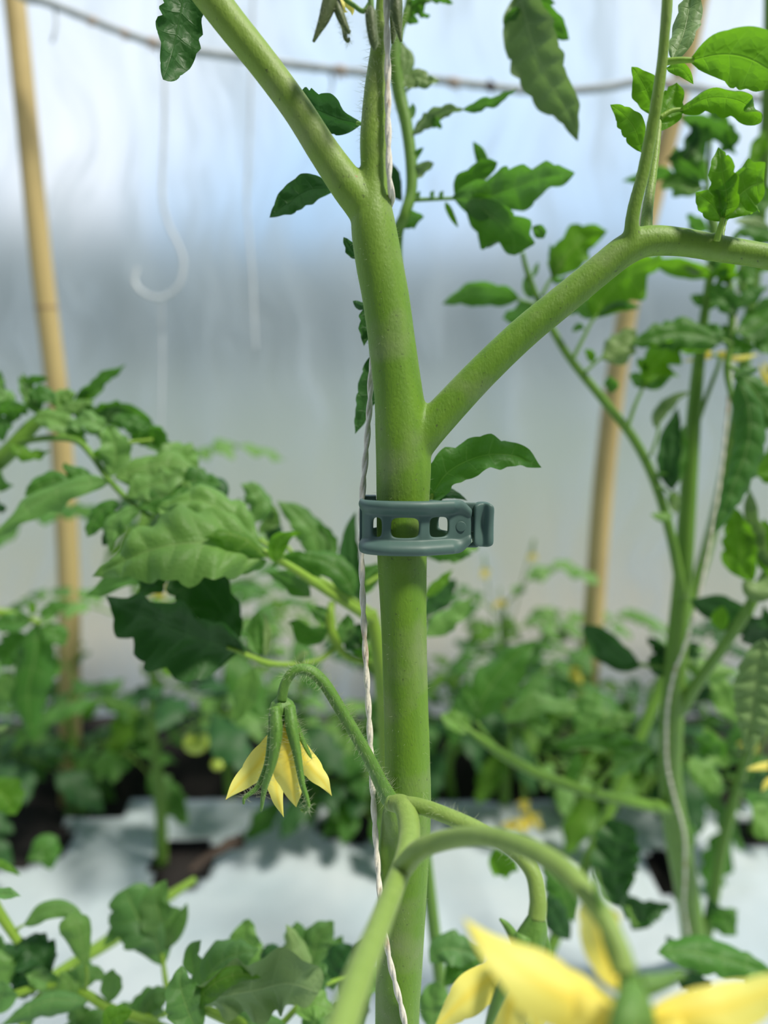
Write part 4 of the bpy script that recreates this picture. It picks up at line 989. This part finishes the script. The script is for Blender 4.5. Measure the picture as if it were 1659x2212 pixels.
# low leaves by the mulch
lf = leafpart(RP, [(1375, 2000), (1362, 1980), (1355, 1960)], 9, .42, 'vine_dark')
leaflet(lf, [(1340, 1960), (1325, 1900), (1330, 1850), (1345, 1775)], 50, .42, 'u', 'leaf_dark_shaded', N=6, dep=.16, prof=(.45, .4))
for l_, hw, s_, m_, d_ in [([(1400, 1990), (1370, 1960), (1350, 1985)], 22, 'u', 'leaf_dark_shaded', .43), ([(1365, 2010), (1395, 1965), (1450, 1955)], 26, 'u', 'leaf_dark_shaded', .44), ([(1230, 2030), (1205, 1985), (1180, 1930)], 30, 't', 'leaf_dark_shaded', .40),
        ([(1420, 2060), (1480, 2055), (1560, 2070), (1690, 2110)], 38, 't', 'leaf', .36), ([(1460, 2110), (1500, 2120), (1540, 2140)], 26, 'u', 'leaf_dark_shaded', .37), ([(1590, 2020), (1570, 1990), (1560, 1960)], 34, 't', 'leaf', .46),
        ([(1550, 2000), (1545, 1960), (1530, 1940)], 22, 'u', 'leaf_dark_shaded', .48), ([(1610, 2110), (1640, 2130), (1700, 2160)], 30, 't', 'leaf_soft', .34), ([(1500, 2090), (1460, 2050), (1440, 2020)], 20, 'u', 'leaf_dark_shaded', .42),
        ([(1560, 1640), (1530, 1600), (1500, 1590)], 28, 'u', 'leaf', .46), ([(1570, 1660), (1545, 1620), (1520, 1570)], 26, 't', 'leaf_soft', .47), ([(1600, 1560), (1570, 1520), (1540, 1440)], 28, 't', 'leaf_soft', .49), ([(1620, 1740), (1650, 1770), (1690, 1800)], 40, 't', 'leaf_soft', .47),
        ([(1480, 1640), (1520, 1670), (1560, 1720)], 30, 't', 'leaf_soft', .50), ([(1500, 1830), (1480, 1790), (1470, 1760)], 20, 't', 'leaf', .50), ([(1600, 1700), (1640, 1690), (1690, 1670)], 22, 'u', 'leaf_dark_shaded', .46),
        ([(1070, 1830), (1085, 1860), (1120, 1880)], 30, 'u', 'leaf_lime', .40), ([(1240, 1990), (1215, 1920), (1180, 1860)], 40, 't', 'leaf', .42), ([(960, 2130), (1000, 2070), (1060, 2040)], 40, 't', 'leaf', .33)]:
    leaflet(lf, l_, hw, d_, s_, m_, N=5, dep=.18)
rng = random.Random(8)
# yellow flowers of the right plant
fl = stalk(RP, [(1556, 770), (1545, 768), (1535, 765)], 6, .40, 'calyx', 'flower')
for l_, hw in [([(1545, 766), (1510, 758), (1478, 764)], 5), ([(1545, 768), (1510, 775), (1475, 780)], 5), ([(1550, 766), (1590, 760), (1625, 745)], 5), ([(1548, 770), (1590, 775), (1640, 765)], 6), ([(1545, 766), (1560, 766), (1580, 772)], 8), ([(1540, 766), (1530, 764), (1520, 765)], 8)]:
    leaflet(fl, l_, hw, .40, 't', 'petal', 'petal', N=2, dep=.02, up=0, nu=12, nv=2)
fl = stalk(RP, [(1700, 770), (1675, 790), (1660, 800)], 8, .37, 'calyx', 'flower')
for l_, hw in [([(1690, 850), (1655, 820), (1640, 785)], 8), ([(1690, 840), (1660, 800), (1650, 780)], 8)]:
    leaflet(fl, l_, hw, .37, 't', 'petal', 'petal', N=2, dep=.02, up=0, nu=12, nv=2)
fl = stalk(RP, [(1690, 1640), (1670, 1650), (1660, 1655)], 8, .40, 'calyx', 'flower')
for l_, hw in [([(1690, 1650), (1650, 1655), (1612, 1662)], 9), ([(1690, 1680), (1660, 1690), (1645, 1710)], 8)]:
    leaflet(fl, l_, hw, .40, 't', 'petal', 'petal', N=2, dep=.02, up=0, nu=12, nv=2)

# twine of the right plant
tp = [P(1478, 1400, .408), P(1458, 1450, .42), P(1442, 1530, .428), P(1440, 1640, .445), P(1456, 1720, .455), P(1478, 1800, .47), P(1480, 1880, .485), P(1478, 1960, .50), P(1488, 2030, .52), gr+V(-.012, -.012, .01)]
tp = [P(1600, 560, .40), P(1560, 1000, .402), P(1515, 1260, .404)] + tp
twine(tp, .0009, 'thin pale twine wound beside the slim stem of the right plant', m='twine')

# ------------------------------------------------------------------ left plant: leaves on a stem behind the flower
gl = ground(880, 1900, 0); gl = V(P(860, 1500, .34)[0], P(860, 1500, .34)[1]+.01, 0)
LP = thing('tomato_plant', 'tomato plant behind the thick stem, its long leaves reaching left over the hooked flower', 'plant', gl, PLANTS)
mb = MB(); rt_ = rt
mb.tube([gl, P(840, 1900, .37), P(835, 1600, .35), P(825, 1450, .335), P(812, 1370, .33), P(800, 1320, .328)], [.0045, .0045, .004, .0036, .0032, .0026], 14, 70)
rt([(806, 1340, .328), (760, 1310, .322), (700, 1272, .315), (640, 1232, .308), (585, 1200, .302), (545, 1180, .30), (500, 1165, .30)], [22, 22, 20, 18, 15, 12, 9])
rt([(800, 1320, .335), (740, 1280, .335), (680, 1245, .332), (620, 1205, .33), (560, 1165, .33)], [14, 14, 13, 11, 8])
rt([(815, 1440, .34), (770, 1425, .338), (740, 1410, .336), (718, 1370, .334), (712, 1330, .334), (718, 1300, .336)], [14, 14, 16, 22, 22, 14])
rt([(722, 1400, .335), (690, 1425, .33), (640, 1435, .325), (580, 1432, .318), (525, 1412, .312)], [12, 12, 12, 12, 10])
rt([(790, 1262, .338), (830, 1238, .342), (870, 1220, .345)], [8, 10, 12])
mb.build('main_stem', M['vine'], LP)
lf = leafpart(LP, [(585, 1200, .302), (560, 1188, .30), (530, 1175, .298)], 11)
lf['label'] = 'long leaf with light green crinkled leaflets'
leaflet(lf, [(572, 1200, .300), (500, 1178, .292), (420, 1172, .286), (320, 1190, .284), (198, 1246, .288)], 82, side='t', m='leaf_soft', N=7, dep=.14, quilt=.13, twist=0, fold=.25, curl=-.3, wave=.14, prof=(.5, 1.15), nv=7)
leaflet(lf, [(575, 1205, .296), (530, 1165, .290), (480, 1150, .286), (440, 1160, .285)], 30, side='t', m='leaf_lime', N=4, dep=.12, fold=-.4)
leaflet(lf, [(560, 1175, .305), (500, 1120, .305), (430, 1080, .306), (340, 1095, .308)], 46, side='t', m='leaf_soft', N=5, dep=.2, quilt=.14)
leaflet(lf, [(575, 1210, .305), (540, 1222, .304), (495, 1232, .304)], 14, side='u', m='leaf', N=3, dep=.1)
leaflet(lf, [(595, 1215, .30), (600, 1175, .298), (625, 1155, .298), (652, 1152, .298)], 20, side='u', m='leaf_lime', N=3, dep=.1)
lf = leafpart(LP, [(525, 1412, .312), (510, 1405, .31), (490, 1398, .309)], 8, m='vine')
lf['label'] = 'leaf with dark shaded leaflets turned away'
leaflet(lf, [(532, 1405, .312), (440, 1385, .306), (340, 1345, .302), (228, 1288, .300)], 80, side='u', m='leaf_dark_shaded', N=6, dep=.22, twist=0, prof=(.5, .95))
leaflet(lf, [(512, 1400, .318), (480, 1320, .316), (430, 1250, .315), (385, 1195, .314)], 66, side='u', m='leaf_dark_shaded', N=5, dep=.2, twist=0, prof=(.8, .55))
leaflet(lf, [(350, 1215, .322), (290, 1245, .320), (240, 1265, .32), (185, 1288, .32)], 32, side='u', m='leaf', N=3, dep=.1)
leaflet(lf, [(360, 1215, .322), (330, 1250, .32), (300, 1290, .32)], 30, side='u', m='leaf_dark_shaded', N=3, dep=.2)
leaflet(lf, [(480, 1420, .318), (420, 1430, .317), (370, 1440, .317)], 14, side='t', m='leaf_dark_shaded', N=2, dep=.1)
lf = leafpart(LP, [(700, 1270, .315), (690, 1255, .315), (676, 1248, .315)], 8)
for l_, hw, s_, m_, d_ in [([(765, 1290), (740, 1240), (700, 1212), (642, 1200)], 30, 't', 'leaf', .315), ([(780, 1300), (760, 1230), (755, 1160), (768, 1105)], 24, 'u', 'leaf_dark_shaded', .33), ([(770, 1290), (790, 1250), (830, 1220)], 26, 'u', 'leaf', .34),
        ([(690, 1270), (660, 1230), (620, 1210), (585, 1225)], 26, 'u', 'leaf', .325), ([(670, 1290), (640, 1260), (600, 1240), (575, 1238)], 24, 'u', 'leaf', .322),
        ([(710, 1360), (665, 1375), (640, 1350), (622, 1345)], 20, 't', 'leaf', .33), ([(715, 1345), (690, 1325), (670, 1310)], 16, 'u', 'leaf', .332),
        ([(735, 1395), (750, 1350), (752, 1325)], 20, 'u', 'leaf', .335), ([(745, 1400), (775, 1370), (795, 1350)], 24, 'u', 'leaf_dark_shaded', .338), ([(800, 1420), (775, 1390), (760, 1360)], 18, 'u', 'leaf', .34),
        ([(562, 1418), (552, 1380), (552, 1345), (560, 1318)], 19, 'u', 'leaf', .318), ([(572, 1420), (578, 1380), (574, 1340), (566, 1320)], 9, 't', 'leaf_pale', .317),
        ([(550, 1440), (535, 1490), (508, 1560)], 26, 't', 'leaf_soft', .36), ([(640, 1430), (655, 1412), (670, 1410)], 9, 't', 'leaf_pale', .324)]:
    leaflet(lf, l_, hw, d_, s_, m_, N=3, dep=.15)
lf = leafpart(LP, [(640, 1205, .335), (620, 1180, .34), (600, 1160, .345)], 8)
for l_, hw, s_, m_, d_ in [([(690, 1225), (680, 1160), (640, 1110), (598, 1082)], 34, 't', 'leaf_soft', .35), ([(720, 1210), (705, 1160), (685, 1130)], 20, 'u', 'leaf', .35), ([(540, 1165), (520, 1120), (515, 1075)], 24, 'u', 'leaf', .345), ([(545, 1130), (560, 1090), (545, 1055), (520, 1045)], 38, 't', 'leaf_soft', .35),
        ([(600, 1190), (590, 1140), (585, 1095)], 22, 't', 'leaf_dark_shaded', .36), ([(560, 1150), (585, 1120), (590, 1090)], 20, 't', 'leaf_soft', .36), ([(500, 1110), (490, 1100), (487, 1080)], 16, 'u', 'leaf_dark_shaded', .36)]:
    leaflet(lf, l_, hw, d_, s_, m_, N=4, dep=.15)
lf = leafpart(LP, [(870, 1220, .345), (900, 1205, .35), (925, 1195, .355)], 10)
for l_, hw, s_, m_, d_ in [([(915, 1200), (950, 1188), (985, 1192), (1020, 1198)], 22, 'u', 'leaf', .34), ([(1035, 1185), (1010, 1180), (980, 1175)], 12, 't', 'leaf_soft', .345), ([(915, 1290), (945, 1262), (978, 1230)], 14, 't', 'leaf_lime', .34),
        ([(915, 1375), (950, 1345), (985, 1320), (1020, 1290)], 28, 't', 'leaf_soft', .37), ([(915, 1330), (950, 1290), (985, 1250)], 24, 'u', 'leaf_dark_shaded', .40)]:
    leaflet(lf, l_, hw, d_, s_, m_, N=4, dep=.12)

# ------------------------------------------------------------------ far left plant, reaching in from the edge
gf = V(P(-220, 1100, .37)[0], P(-220, 1100, .37)[1], 0)
FP = thing('tomato_plant', 'tomato plant arching in from the left edge with pale crinkled leaves', 'plant', gf, PLANTS)
mb = MB()
mb.tube([gf, gf+V(.0, .0, .15), P(-180, 1120, .37), P(-60, 1040, .365), P(20, 975, .36), P(65, 925, .36), P(110, 885, .36)], [.006, .006, .0052, .0045, .0040, .0034, .002], 16, 80)
rt([(30, 965, .36), (60, 952, .355), (110, 946, .35), (165, 952, .345), (200, 985, .34), (235, 1035, .335), (275, 1078, .33), (330, 1120, .325)], [12, 13, 14, 14, 15, 14, 12, 9])
rt([(235, 1035, .335), (180, 1045, .335), (130, 1058, .335)], [8, 8, 7])
mb.build('main_stem', M['vine_dark'], FP)
lf = leafpart(FP, [(165, 952, .345), (185, 965, .342), (200, 985, .34)], 10)
lf['label'] = 'pale crinkled compound leaf'
for l_, hw, s_, m_, d_ in [([(235, 1040), (150, 1052), (80, 1085), (-30, 1165)], 32, 't', 'leaf_soft', .330), ([(160, 1052), (120, 1040), (85, 1050), (52, 1070)], 26, 't', 'leaf', .335), ([(215, 1040), (180, 1030), (145, 1010), (140, 998)], 20, 't', 'leaf', .337),
        ([(255, 1085), (235, 1090), (205, 1120), (188, 1160)], 30, 't', 'leaf', .326), ([(240, 1030), (250, 990), (245, 950), (228, 920)], 36, 't', 'leaf_soft', .335),
        ([(250, 1035), (310, 1010), (370, 1000), (430, 1015)], 56, 't', 'leaf_soft', .333), ([(275, 1075), (320, 1050), (360, 1040), (395, 1010)], 38, 't', 'leaf_soft', .328),
        ([(300, 1100), (340, 1075), (395, 1068), (442, 1072)], 36, 't', 'leaf', .324), ([(410, 1100), (450, 1085), (468, 1050), (432, 1020)], 34, 't', 'leaf_dark_shaded', .335),
        ([(300, 1100), (270, 1110), (245, 1130), (235, 1190)], 24, 't', 'leaf_soft', .322), ([(260, 1130), (240, 1150), (222, 1180)], 16, 'u', 'leaf_dark_shaded', .33),
        ([(380, 1060), (400, 1040), (440, 1050)], 26, 't', 'leaf_soft', .33), ([(230, 1000), (222, 985), (200, 975)], 14, 'u', 'leaf_lime', .335)]:
    leaflet(lf, l_, hw, d_, s_, m_, N=4, dep=.17)
lf = leafpart(FP, [(60, 925, .36), (90, 900, .36), (120, 890, .358)], 8)
lf['label'] = 'cluster of small young leaflets'
for l_, hw, s_, m_, d_ in [([(160, 868), (190, 848), (225, 815), (272, 787)], 17, 'u', 'leaf', .36), ([(70, 905), (110, 905), (150, 925), (188, 940)], 26, 't', 'leaf_soft', .35), ([(130, 925), (150, 935), (190, 955)], 18, 'u', 'leaf_lime', .352),
        ([(60, 895), (40, 880), (-20, 890)], 26, 'u', 'leaf', .355), ([(80, 895), (70, 865), (45, 845)], 20, 't', 'leaf_soft', .36), ([(90, 885), (60, 850), (40, 812)], 14, 'u', 'leaf', .36), ([(85, 875), (65, 840), (48, 806)], 12, 'u', 'leaf_lime', .362),
        ([(55, 835), (75, 820), (105, 818)], 10, 'u', 'leaf', .36), ([(130, 885), (130, 860), (165, 850)], 20, 't', 'leaf_soft', .358), ([(130, 890), (170, 875), (210, 890)], 18, 't', 'leaf', .356), ([(160, 890), (200, 900), (240, 892), (258, 870)], 22, 'u', 'leaf', .36),
        ([(220, 915), (260, 900), (300, 920), (340, 975)], 30, 'u', 'leaf', .36), ([(200, 900), (240, 880), (280, 878)], 24, 'u', 'leaf', .362), ([(255, 900), (275, 885), (285, 872)], 10, 'u', 'leaf', .362), ([(290, 925), (300, 905), (302, 890)], 12, 'u', 'leaf', .362),
        ([(0, 870), (-5, 840), (0, 800)], 16, 'u', 'leaf', .36), ([(10, 950), (-10, 900), (-30, 880)], 16, 'u', 'leaf', .36), ([(-60, 1000), (-20, 1030), (30, 1050)], 30, 'u', 'leaf', .36), ([(-40, 1080), (-10, 1090), (15, 1100)], 20, 'u', 'leaf_dark_shaded', .36),
        ([(30, 880), (10, 860), (-20, 840)], 22, 't', 'leaf_soft', .36), ([(180, 925), (215, 935), (225, 960)], 12, 't', 'leaf_soft', .352)]:
    leaflet(lf, l_, hw, d_, s_, m_, N=4, dep=.22)

lf = leafpart(FP, [(200, 985, .34), (260, 960, .342), (330, 950, .345)], 8)
lf['label'] = 'upper leaf behind the pale one'
for l_, hw, s_, m_, d_ in [([(300, 960), (330, 935), (355, 960), (372, 1000)], 26, 'u', 'leaf', .35), ([(330, 1000), (380, 985), (430, 1010)], 36, 't', 'leaf_soft', .342), ([(230, 930), (190, 910), (140, 925)], 24, 't', 'leaf_soft', .348), ([(120, 870), (90, 850), (60, 862)], 18, 't', 'leaf', .356),
        ([(200, 880), (180, 860), (185, 835)], 14, 'u', 'leaf_lime', .36), ([(240, 900), (280, 910), (330, 930)], 18, 't', 'leaf', .355), ([(20, 900), (0, 920), (-40, 930)], 26, 't', 'leaf', .355), ([(110, 900), (150, 880), (205, 865)], 16, 't', 'leaf_soft', .354),
        ([(340, 1100), (400, 1110), (450, 1130)], 34, 't', 'leaf_soft', .322), ([(360, 1060), (420, 1040), (480, 1050)], 30, 't', 'leaf', .33), ([(20, 960), (60, 980), (110, 975)], 16, 't', 'leaf_lime', .352)]:
    leaflet(lf, l_, hw, d_, s_, m_, N=5, dep=.22)
# lower left plant
gk = ground(-60, 1900, 0)
KP = thing('tomato_plant', 'tomato plant at the left edge below the arching leaves', 'plant', gk, PLANTS)
mb = MB(); mb.tube([gk, gk+V(0, 0, .10), P(-70, 1500, .50), P(-60, 1350, .46), P(-20, 1325, .45), (P(40, 1330, .445)), P(85, 1345, .44)], [.005, .005, .0045, .004, .003, .0022, .0016], 12, 70)
mb.build('main_stem', M['vine'], KP)
lf = leafpart(KP, [(40, 1330), (75, 1340), (80, 1370)], 10, .442)
for l_, hw, s_, m_, d_ in [([(80, 1345), (75, 1420), (60, 1500), (70, 1600)], 46, 't', 'leaf', .44), ([(85, 1330), (110, 1315), (148, 1305)], 16, 't', 'leaf', .44), ([(70, 1345), (40, 1345), (-20, 1350)], 24, 't', 'leaf', .44), ([(85, 1360), (120, 1370), (140, 1395)], 24, 't', 'leaf', .44),
        ([(70, 1380), (30, 1400), (0, 1440)], 36, 't', 'leaf', .445), ([(72, 1330), (70, 1310), (72, 1295)], 9, 'u', 'leaf_lime', .44), ([(30, 1450), (0, 1490), (-30, 1540)], 36, 't', 'leaf_soft', .44), ([(90, 1440), (110, 1450), (122, 1420)], 16, 't', 'leaf', .45),
        ([(-40, 1690), (10, 1720), (35, 1760)], 40, 't', 'leaf_lime', .40), ([(20, 1570), (-10, 1572), (-40, 1560)], 10, 't', 'leaf_pale', .38), ([(-30, 1850), (10, 1870), (45, 1892)], 9, 't', 'leaf_lime', .33),
        ([(60, 1860), (95, 1830), (110, 1880)], 30, 't', 'leaf', .50)]:
    leaflet(lf, l_, hw, d_, s_, m_, N=4, dep=.17)

# ------------------------------------------------------------------ bottom-left plants, near
gb = V(P(-160, 2300, .34)[0], P(-160, 2300, .34)[1]-.01, 0)
BL = thing('tomato_plant', 'low tomato plant in the bottom left corner, above the white mulch film', 'plant', gb, PLANTS)
mb = MB(); mb.tube([gb, gb+V(0, 0, .05), P(-120, 1900, .33), P(-40, 1920, .33), P(0, 1975, .33), P(40, 2035, .33)], [.004, .004, .003, .0025, .0022, .0018], 12, 60)
rt([(-100, 2230, .34), (-40, 2190, .335), (30, 2150, .33), (100, 2130, .33), (170, 2140, .325), (240, 2180, .32), (300, 2200, .315), (380, 2230, .31)], [20, 20, 18, 14, 18, 22, 20, 16])
rt([(60, 2140, .345), (240, 2030, .40), (330, 1960, .43), (420, 1900, .46)], [14, 30, 26, 14])
mb.build('main_stem', M['vine'], BL)
lf = leafpart(BL, [(182, 2150, .325), (188, 2110, .322), (184, 2078, .32)], [10, 8, 6])
leaflet(lf, [(185, 2085), (178, 2045), (168, 2000), (150, 1975)], 42, .318, 't', 'leaf_soft', N=3, dep=.12, prof=(.6, .4))
leaflet(lf, [(236, 2165), (240, 2130), (245, 2092)], 24, .32, 't', 'leaf_near', N=2, dep=.12)
leaflet(lf, [(150, 2165), (150, 2130), (130, 2100)], 30, .322, 't', 'leaf_soft', N=3, dep=.15)
leaflet(lf, [(190, 2165), (150, 2160), (90, 2165), (0, 2215)], 30, .312, 't', 'leaf_near', N=4, dep=.12)
leaflet(lf, [(120, 2150), (100, 2120), (55, 2105)], 22, .33, 't', 'leaf_soft', N=3, dep=.2)
leaflet(lf, [(182, 2155), (170, 2180), (180, 2230)], 26, .335, 't', 'leaf_near', N=3, dep=.12)
lf = leafpart(BL, [(28, 2020, .33), (40, 2005, .33), (52, 1998, .33)], [8, 7, 5])
leaflet(lf, [(50, 2000), (95, 1968), (140, 1962), (185, 1988)], 20, .33, 't', 'leaf_soft', N=3, dep=.05)
leaflet(lf, [(110, 2110), (85, 2075), (50, 2045), (30, 2040)], 44, .335, 't', 'leaf_dark_shaded', N=5, dep=.3, wave=.3)
leaflet(lf, [(100, 2120), (60, 2120), (20, 2100)], 30, .345, 't', 'leaf_dark_shaded', N=4, dep=.25)
leaflet(lf, [(-30, 2050), (-10, 2090), (0, 2150)], 40, .33, 't', 'leaf_soft', N=3, dep=.1)
leaflet(lf, [(-30, 1930), (10, 1932), (46, 1936)], 14, .28, 't', 'leaf_near', N=3, dep=.2)
leaflet(lf, [(-20, 2180), (0, 2160), (10, 2120)], 30, .31, 't', 'leaf_near', N=3, dep=.1)
leaflet(lf, [(130, 2230), (200, 2195), (250, 2215)], 26, .335, 't', 'leaf_near', N=3, dep=.1)
lf = leafpart(BL, [(300, 2200, .315), (370, 2180, .33), (358, 2120, .345), (350, 2060, .35)], [12, 14, 12, 8])
leaflet(lf, [(352, 2085), (335, 2030), (300, 1985), (270, 1920)], 58, .35, 't', 'leaf_near', N=4, dep=.25, prof=(.5, .45))
leaflet(lf, [(350, 2060), (350, 2000), (340, 1950), (360, 1900)], 44, .353, 't', 'leaf_near', N=4, dep=.3)
leaflet(lf, [(350, 2050), (375, 2015), (392, 1985), (404, 1950)], 17, .351, 't', 'leaf_near', N=2, dep=.05)
leaflet(lf, [(345, 2060), (300, 2020), (255, 2010), (222, 2045)], 26, .35, 't', 'leaf_near', N=3, dep=.2)
leaflet(lf, [(300, 2200), (330, 2160), (360, 2140)], 38, .32, 't', 'leaf_near', N=3, dep=.1)

gc = V(P(560, 2300, .30)[0], P(560, 2300, .30)[1]-.005, 0)
BC = thing('tomato_plant', 'low tomato plant at the bottom edge left of the thick stem, curled glossy leaves', 'plant', gc, PLANTS)
mb = MB(); mb.tube([gc, gc+V(0, 0, .06), P(560, 2260, .30), P(520, 2215, .29), P(440, 2180, .282)], [.004, .004, .003, .0025, .0015], 12, 40)
rt([(560, 2260, .30), (620, 2200, .30), (660, 2150, .30), (680, 2100, .305)], [18, 14, 12, 8])
mb.build('main_stem', M['vine'], BC)
lf = leafpart(BC, [(440, 2180, .282), (425, 2190, .28), (415, 2195, .279)], 8)
leaflet(lf, [(415, 2180, .276), (470, 2155, .270), (550, 2140, .268), (620, 2125, .270), (688, 2145, .276)], 54, side='u', m='leaf_pale', N=7, dep=.12, quilt=.12, prof=(.5, .45))
leaflet(lf, [(415, 2178, .272), (455, 2130, .266), (510, 2105, .266), (565, 2112, .268)], 26, side='t', m='leaf_lime', N=5, dep=.08, fold=-.2)
leaflet(lf, [(425, 2230, .27), (405, 2180, .268), (390, 2130, .269), (392, 2085, .272)], 42, side='t', m='leaf_near', N=5, dep=.15, fold=.3)
leaflet(lf, [(415, 2170), (450, 2110), (490, 2070), (560, 2050)], 56, .29, 't', 'leaf_near', N=6, dep=.2)
leaflet(lf, [(420, 2110), (415, 2060), (435, 2030)], 20, .289, 't', 'leaf_near', N=2, dep=.2)
leaflet(lf, [(225, 2240), (245, 2200), (285, 2185)], 26, .27, 't', 'leaf_lime', N=4, dep=.2)
leaflet(lf, [(480, 2240), (540, 2210), (620, 2220)], 40, .29, 't', 'leaf_near', N=3, dep=.1)
lf = leafpart(BC, [(640, 2175, .30), (650, 2140, .302), (655, 2110, .305)], 10)
for l_, hw, s_, m_, d_ in [([(535, 2110), (530, 2060), (530, 2020), (538, 1984)], 38, 't', 'leaf_soft', .32), ([(640, 2150), (650, 2090), (640, 2040), (618, 1996)], 28, 't', 'leaf_pale', .30), ([(600, 2120), (590, 2080), (575, 2040)], 36, 't', 'leaf_dark_shaded', .33), ([(670, 2100), (680, 2050), (690, 2020), (722, 1990)], 40, 't', 'leaf_near', .32),
        ([(650, 2100), (645, 2050), (640, 1990)], 36, 't', 'leaf_near', .325), ([(700, 2130), (720, 2090), (760, 2040)], 34, 't', 'leaf_dark_shaded', .33), ([(740, 2150), (760, 2090), (790, 2030)], 34, 't', 'leaf_dark_shaded', .34), ([(700, 2150), (690, 2120), (700, 2080)], 26, 't', 'leaf_near', .30),
        ([(770, 2160), (790, 2120), (820, 2090)], 28, 't', 'leaf_soft', .32), ([(690, 2220), (740, 2190), (790, 2180)], 34, 'u', 'leaf_dark_shaded', .31), ([(640, 2190), (680, 2170), (720, 2185)], 30, 't', 'leaf_soft', .29), ([(940, 2230), (935, 2170), (950, 2120)], 40, 't', 'leaf_soft', .32), ([(930, 2080), (960, 2050), (1040, 2060)], 34, 't', 'leaf_near', .33)]:
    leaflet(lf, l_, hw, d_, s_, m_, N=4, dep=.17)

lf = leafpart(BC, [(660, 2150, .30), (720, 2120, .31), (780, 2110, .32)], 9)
for l_, hw, s_, m_, d_ in [([(600, 2150), (620, 2100), (660, 2070)], 34, 't', 'leaf_near', .31), ([(560, 2130), (575, 2080), (600, 2050)], 32, 't', 'leaf_dark_shaded', .335), ([(720, 2140), (715, 2080), (740, 2020)], 28, 't', 'leaf_near', .335), ([(780, 2230), (770, 2180), (800, 2130)], 30, 't', 'leaf_dark_shaded', .33),
        ([(660, 2240), (690, 2200), (740, 2210)], 34, 't', 'leaf_near', .30), ([(480, 2150), (470, 2100), (500, 2060)], 34, 't', 'leaf_near', .30)]:
    leaflet(lf, l_, hw, d_, s_, m_, N=4, dep=.2)
lf = leafpart(BL, [(100, 2130, .33), (60, 2180, .33), (40, 2230, .33)], 10)
for l_, hw, s_, m_, d_ in [([(-20, 2080), (20, 2070), (70, 2100)], 34, 't', 'leaf_dark_shaded', .35), ([(140, 2120), (180, 2100), (230, 2110)], 28, 't', 'leaf_near', .335), ([(60, 2230), (60, 2190), (90, 2160)], 26, 't', 'leaf_near', .335), ([(330, 2230), (320, 2180), (350, 2140)], 40, 't', 'leaf_near', .325),
        ([(250, 2240), (270, 2200), (310, 2180)], 30, 't', 'leaf_near', .34), ([(0, 2020), (-10, 2060), (10, 2110)], 26, 't', 'leaf_near', .34)]:
    leaflet(lf, l_, hw, d_, s_, m_, N=4, dep=.2)
# ------------------------------------------------------------------ background plants
bush(350, 1868, 980, 'blurred tomato plant in the planting hole left of the nodding flower, green fruit on it', 1, 12, .13, .036, 'leaf_soft', 0, [(424, 1602, 29), (470, 1650, 15)])
bush(-60, 1840, 1480, 'blurred low tomato plant in the left planting hole of the white film', 2, 9, .10, .036, 'leaf_soft')
bush(180, 1760, 1440, 'blurred tomato plant behind the foot of the left bamboo stake', 3, 9, .11, .036, 'leaf')
bush(500, 1745, 1080, 'blurred tomato plant near the film wall, behind the long light green leaf', 4, 11, .13, .036, 'leaf_soft', 0, blooms=[(342, 1270, 30)])
bush(735, 1808, 1600, 'low lush plant with bright green leaves directly left of the thick stem foot', 5, 14, .06, .028, 'leaf', 0, (), (0, 0), .1, 2)
bush(660, 1745, 1330, 'blurred tomato plant behind the nodding flower stalk', 6, 9, .12, .034, 'leaf_soft')
bush(1085, 1755, 1230, 'blurred tomato plant right of the clip with several yellow blooms', 7, 14, .12, .032, 'leaf_soft', 0, blooms=[(1142, 1768, 34), (1104, 1778, 24), (1130, 1735, 18), (1048, 1235, 14), (1080, 1300, 16), (1150, 1200, 12)])
bush(980, 1740, 1420, 'blurred dark tomato plant close behind the thick stem on its right', 8, 10, .12, .036, 'leaf')
bush(1250, 1750, 1330, 'blurred tomato plant in front of the foot of the right bamboo stake', 9, 11, .13, .034, 'leaf_soft', 0, blooms=[(1238, 1452, 26)])
bush(1390, 1745, 1440, 'blurred tomato plant behind the slim stem of the right plant', 10, 10, .12, .034, 'leaf_soft')
bush(1625, 1800, 1420, 'blurred tomato plant at the right edge near the film wall', 12, 11, .12, .034, 'leaf_soft', 1)
bush(-60, 1735, 1500, 'blurred tomato plant at the left edge near the film wall', 13, 8, .12, .034, 'leaf')

# a stick and a dry leaf on the film
g0 = ground(410, 1882, .012); g1 = ground(520, 1815, .020)
o = MB().tube([V(0, 0, 0), (g1-g0)*.35+V(0, 0, .003), (g1-g0)*.7+V(.002, 0, .004), g1-g0], [.0028, .0034, .0050, .0066], 12, 30, bumps=lambda t, th: 1+.15*np.sin(3*th+14*t)).build('stick', M['stick']); o.location = g0
tag(o, 'dark twig lying on the white film beside the planting hole', 'twig')
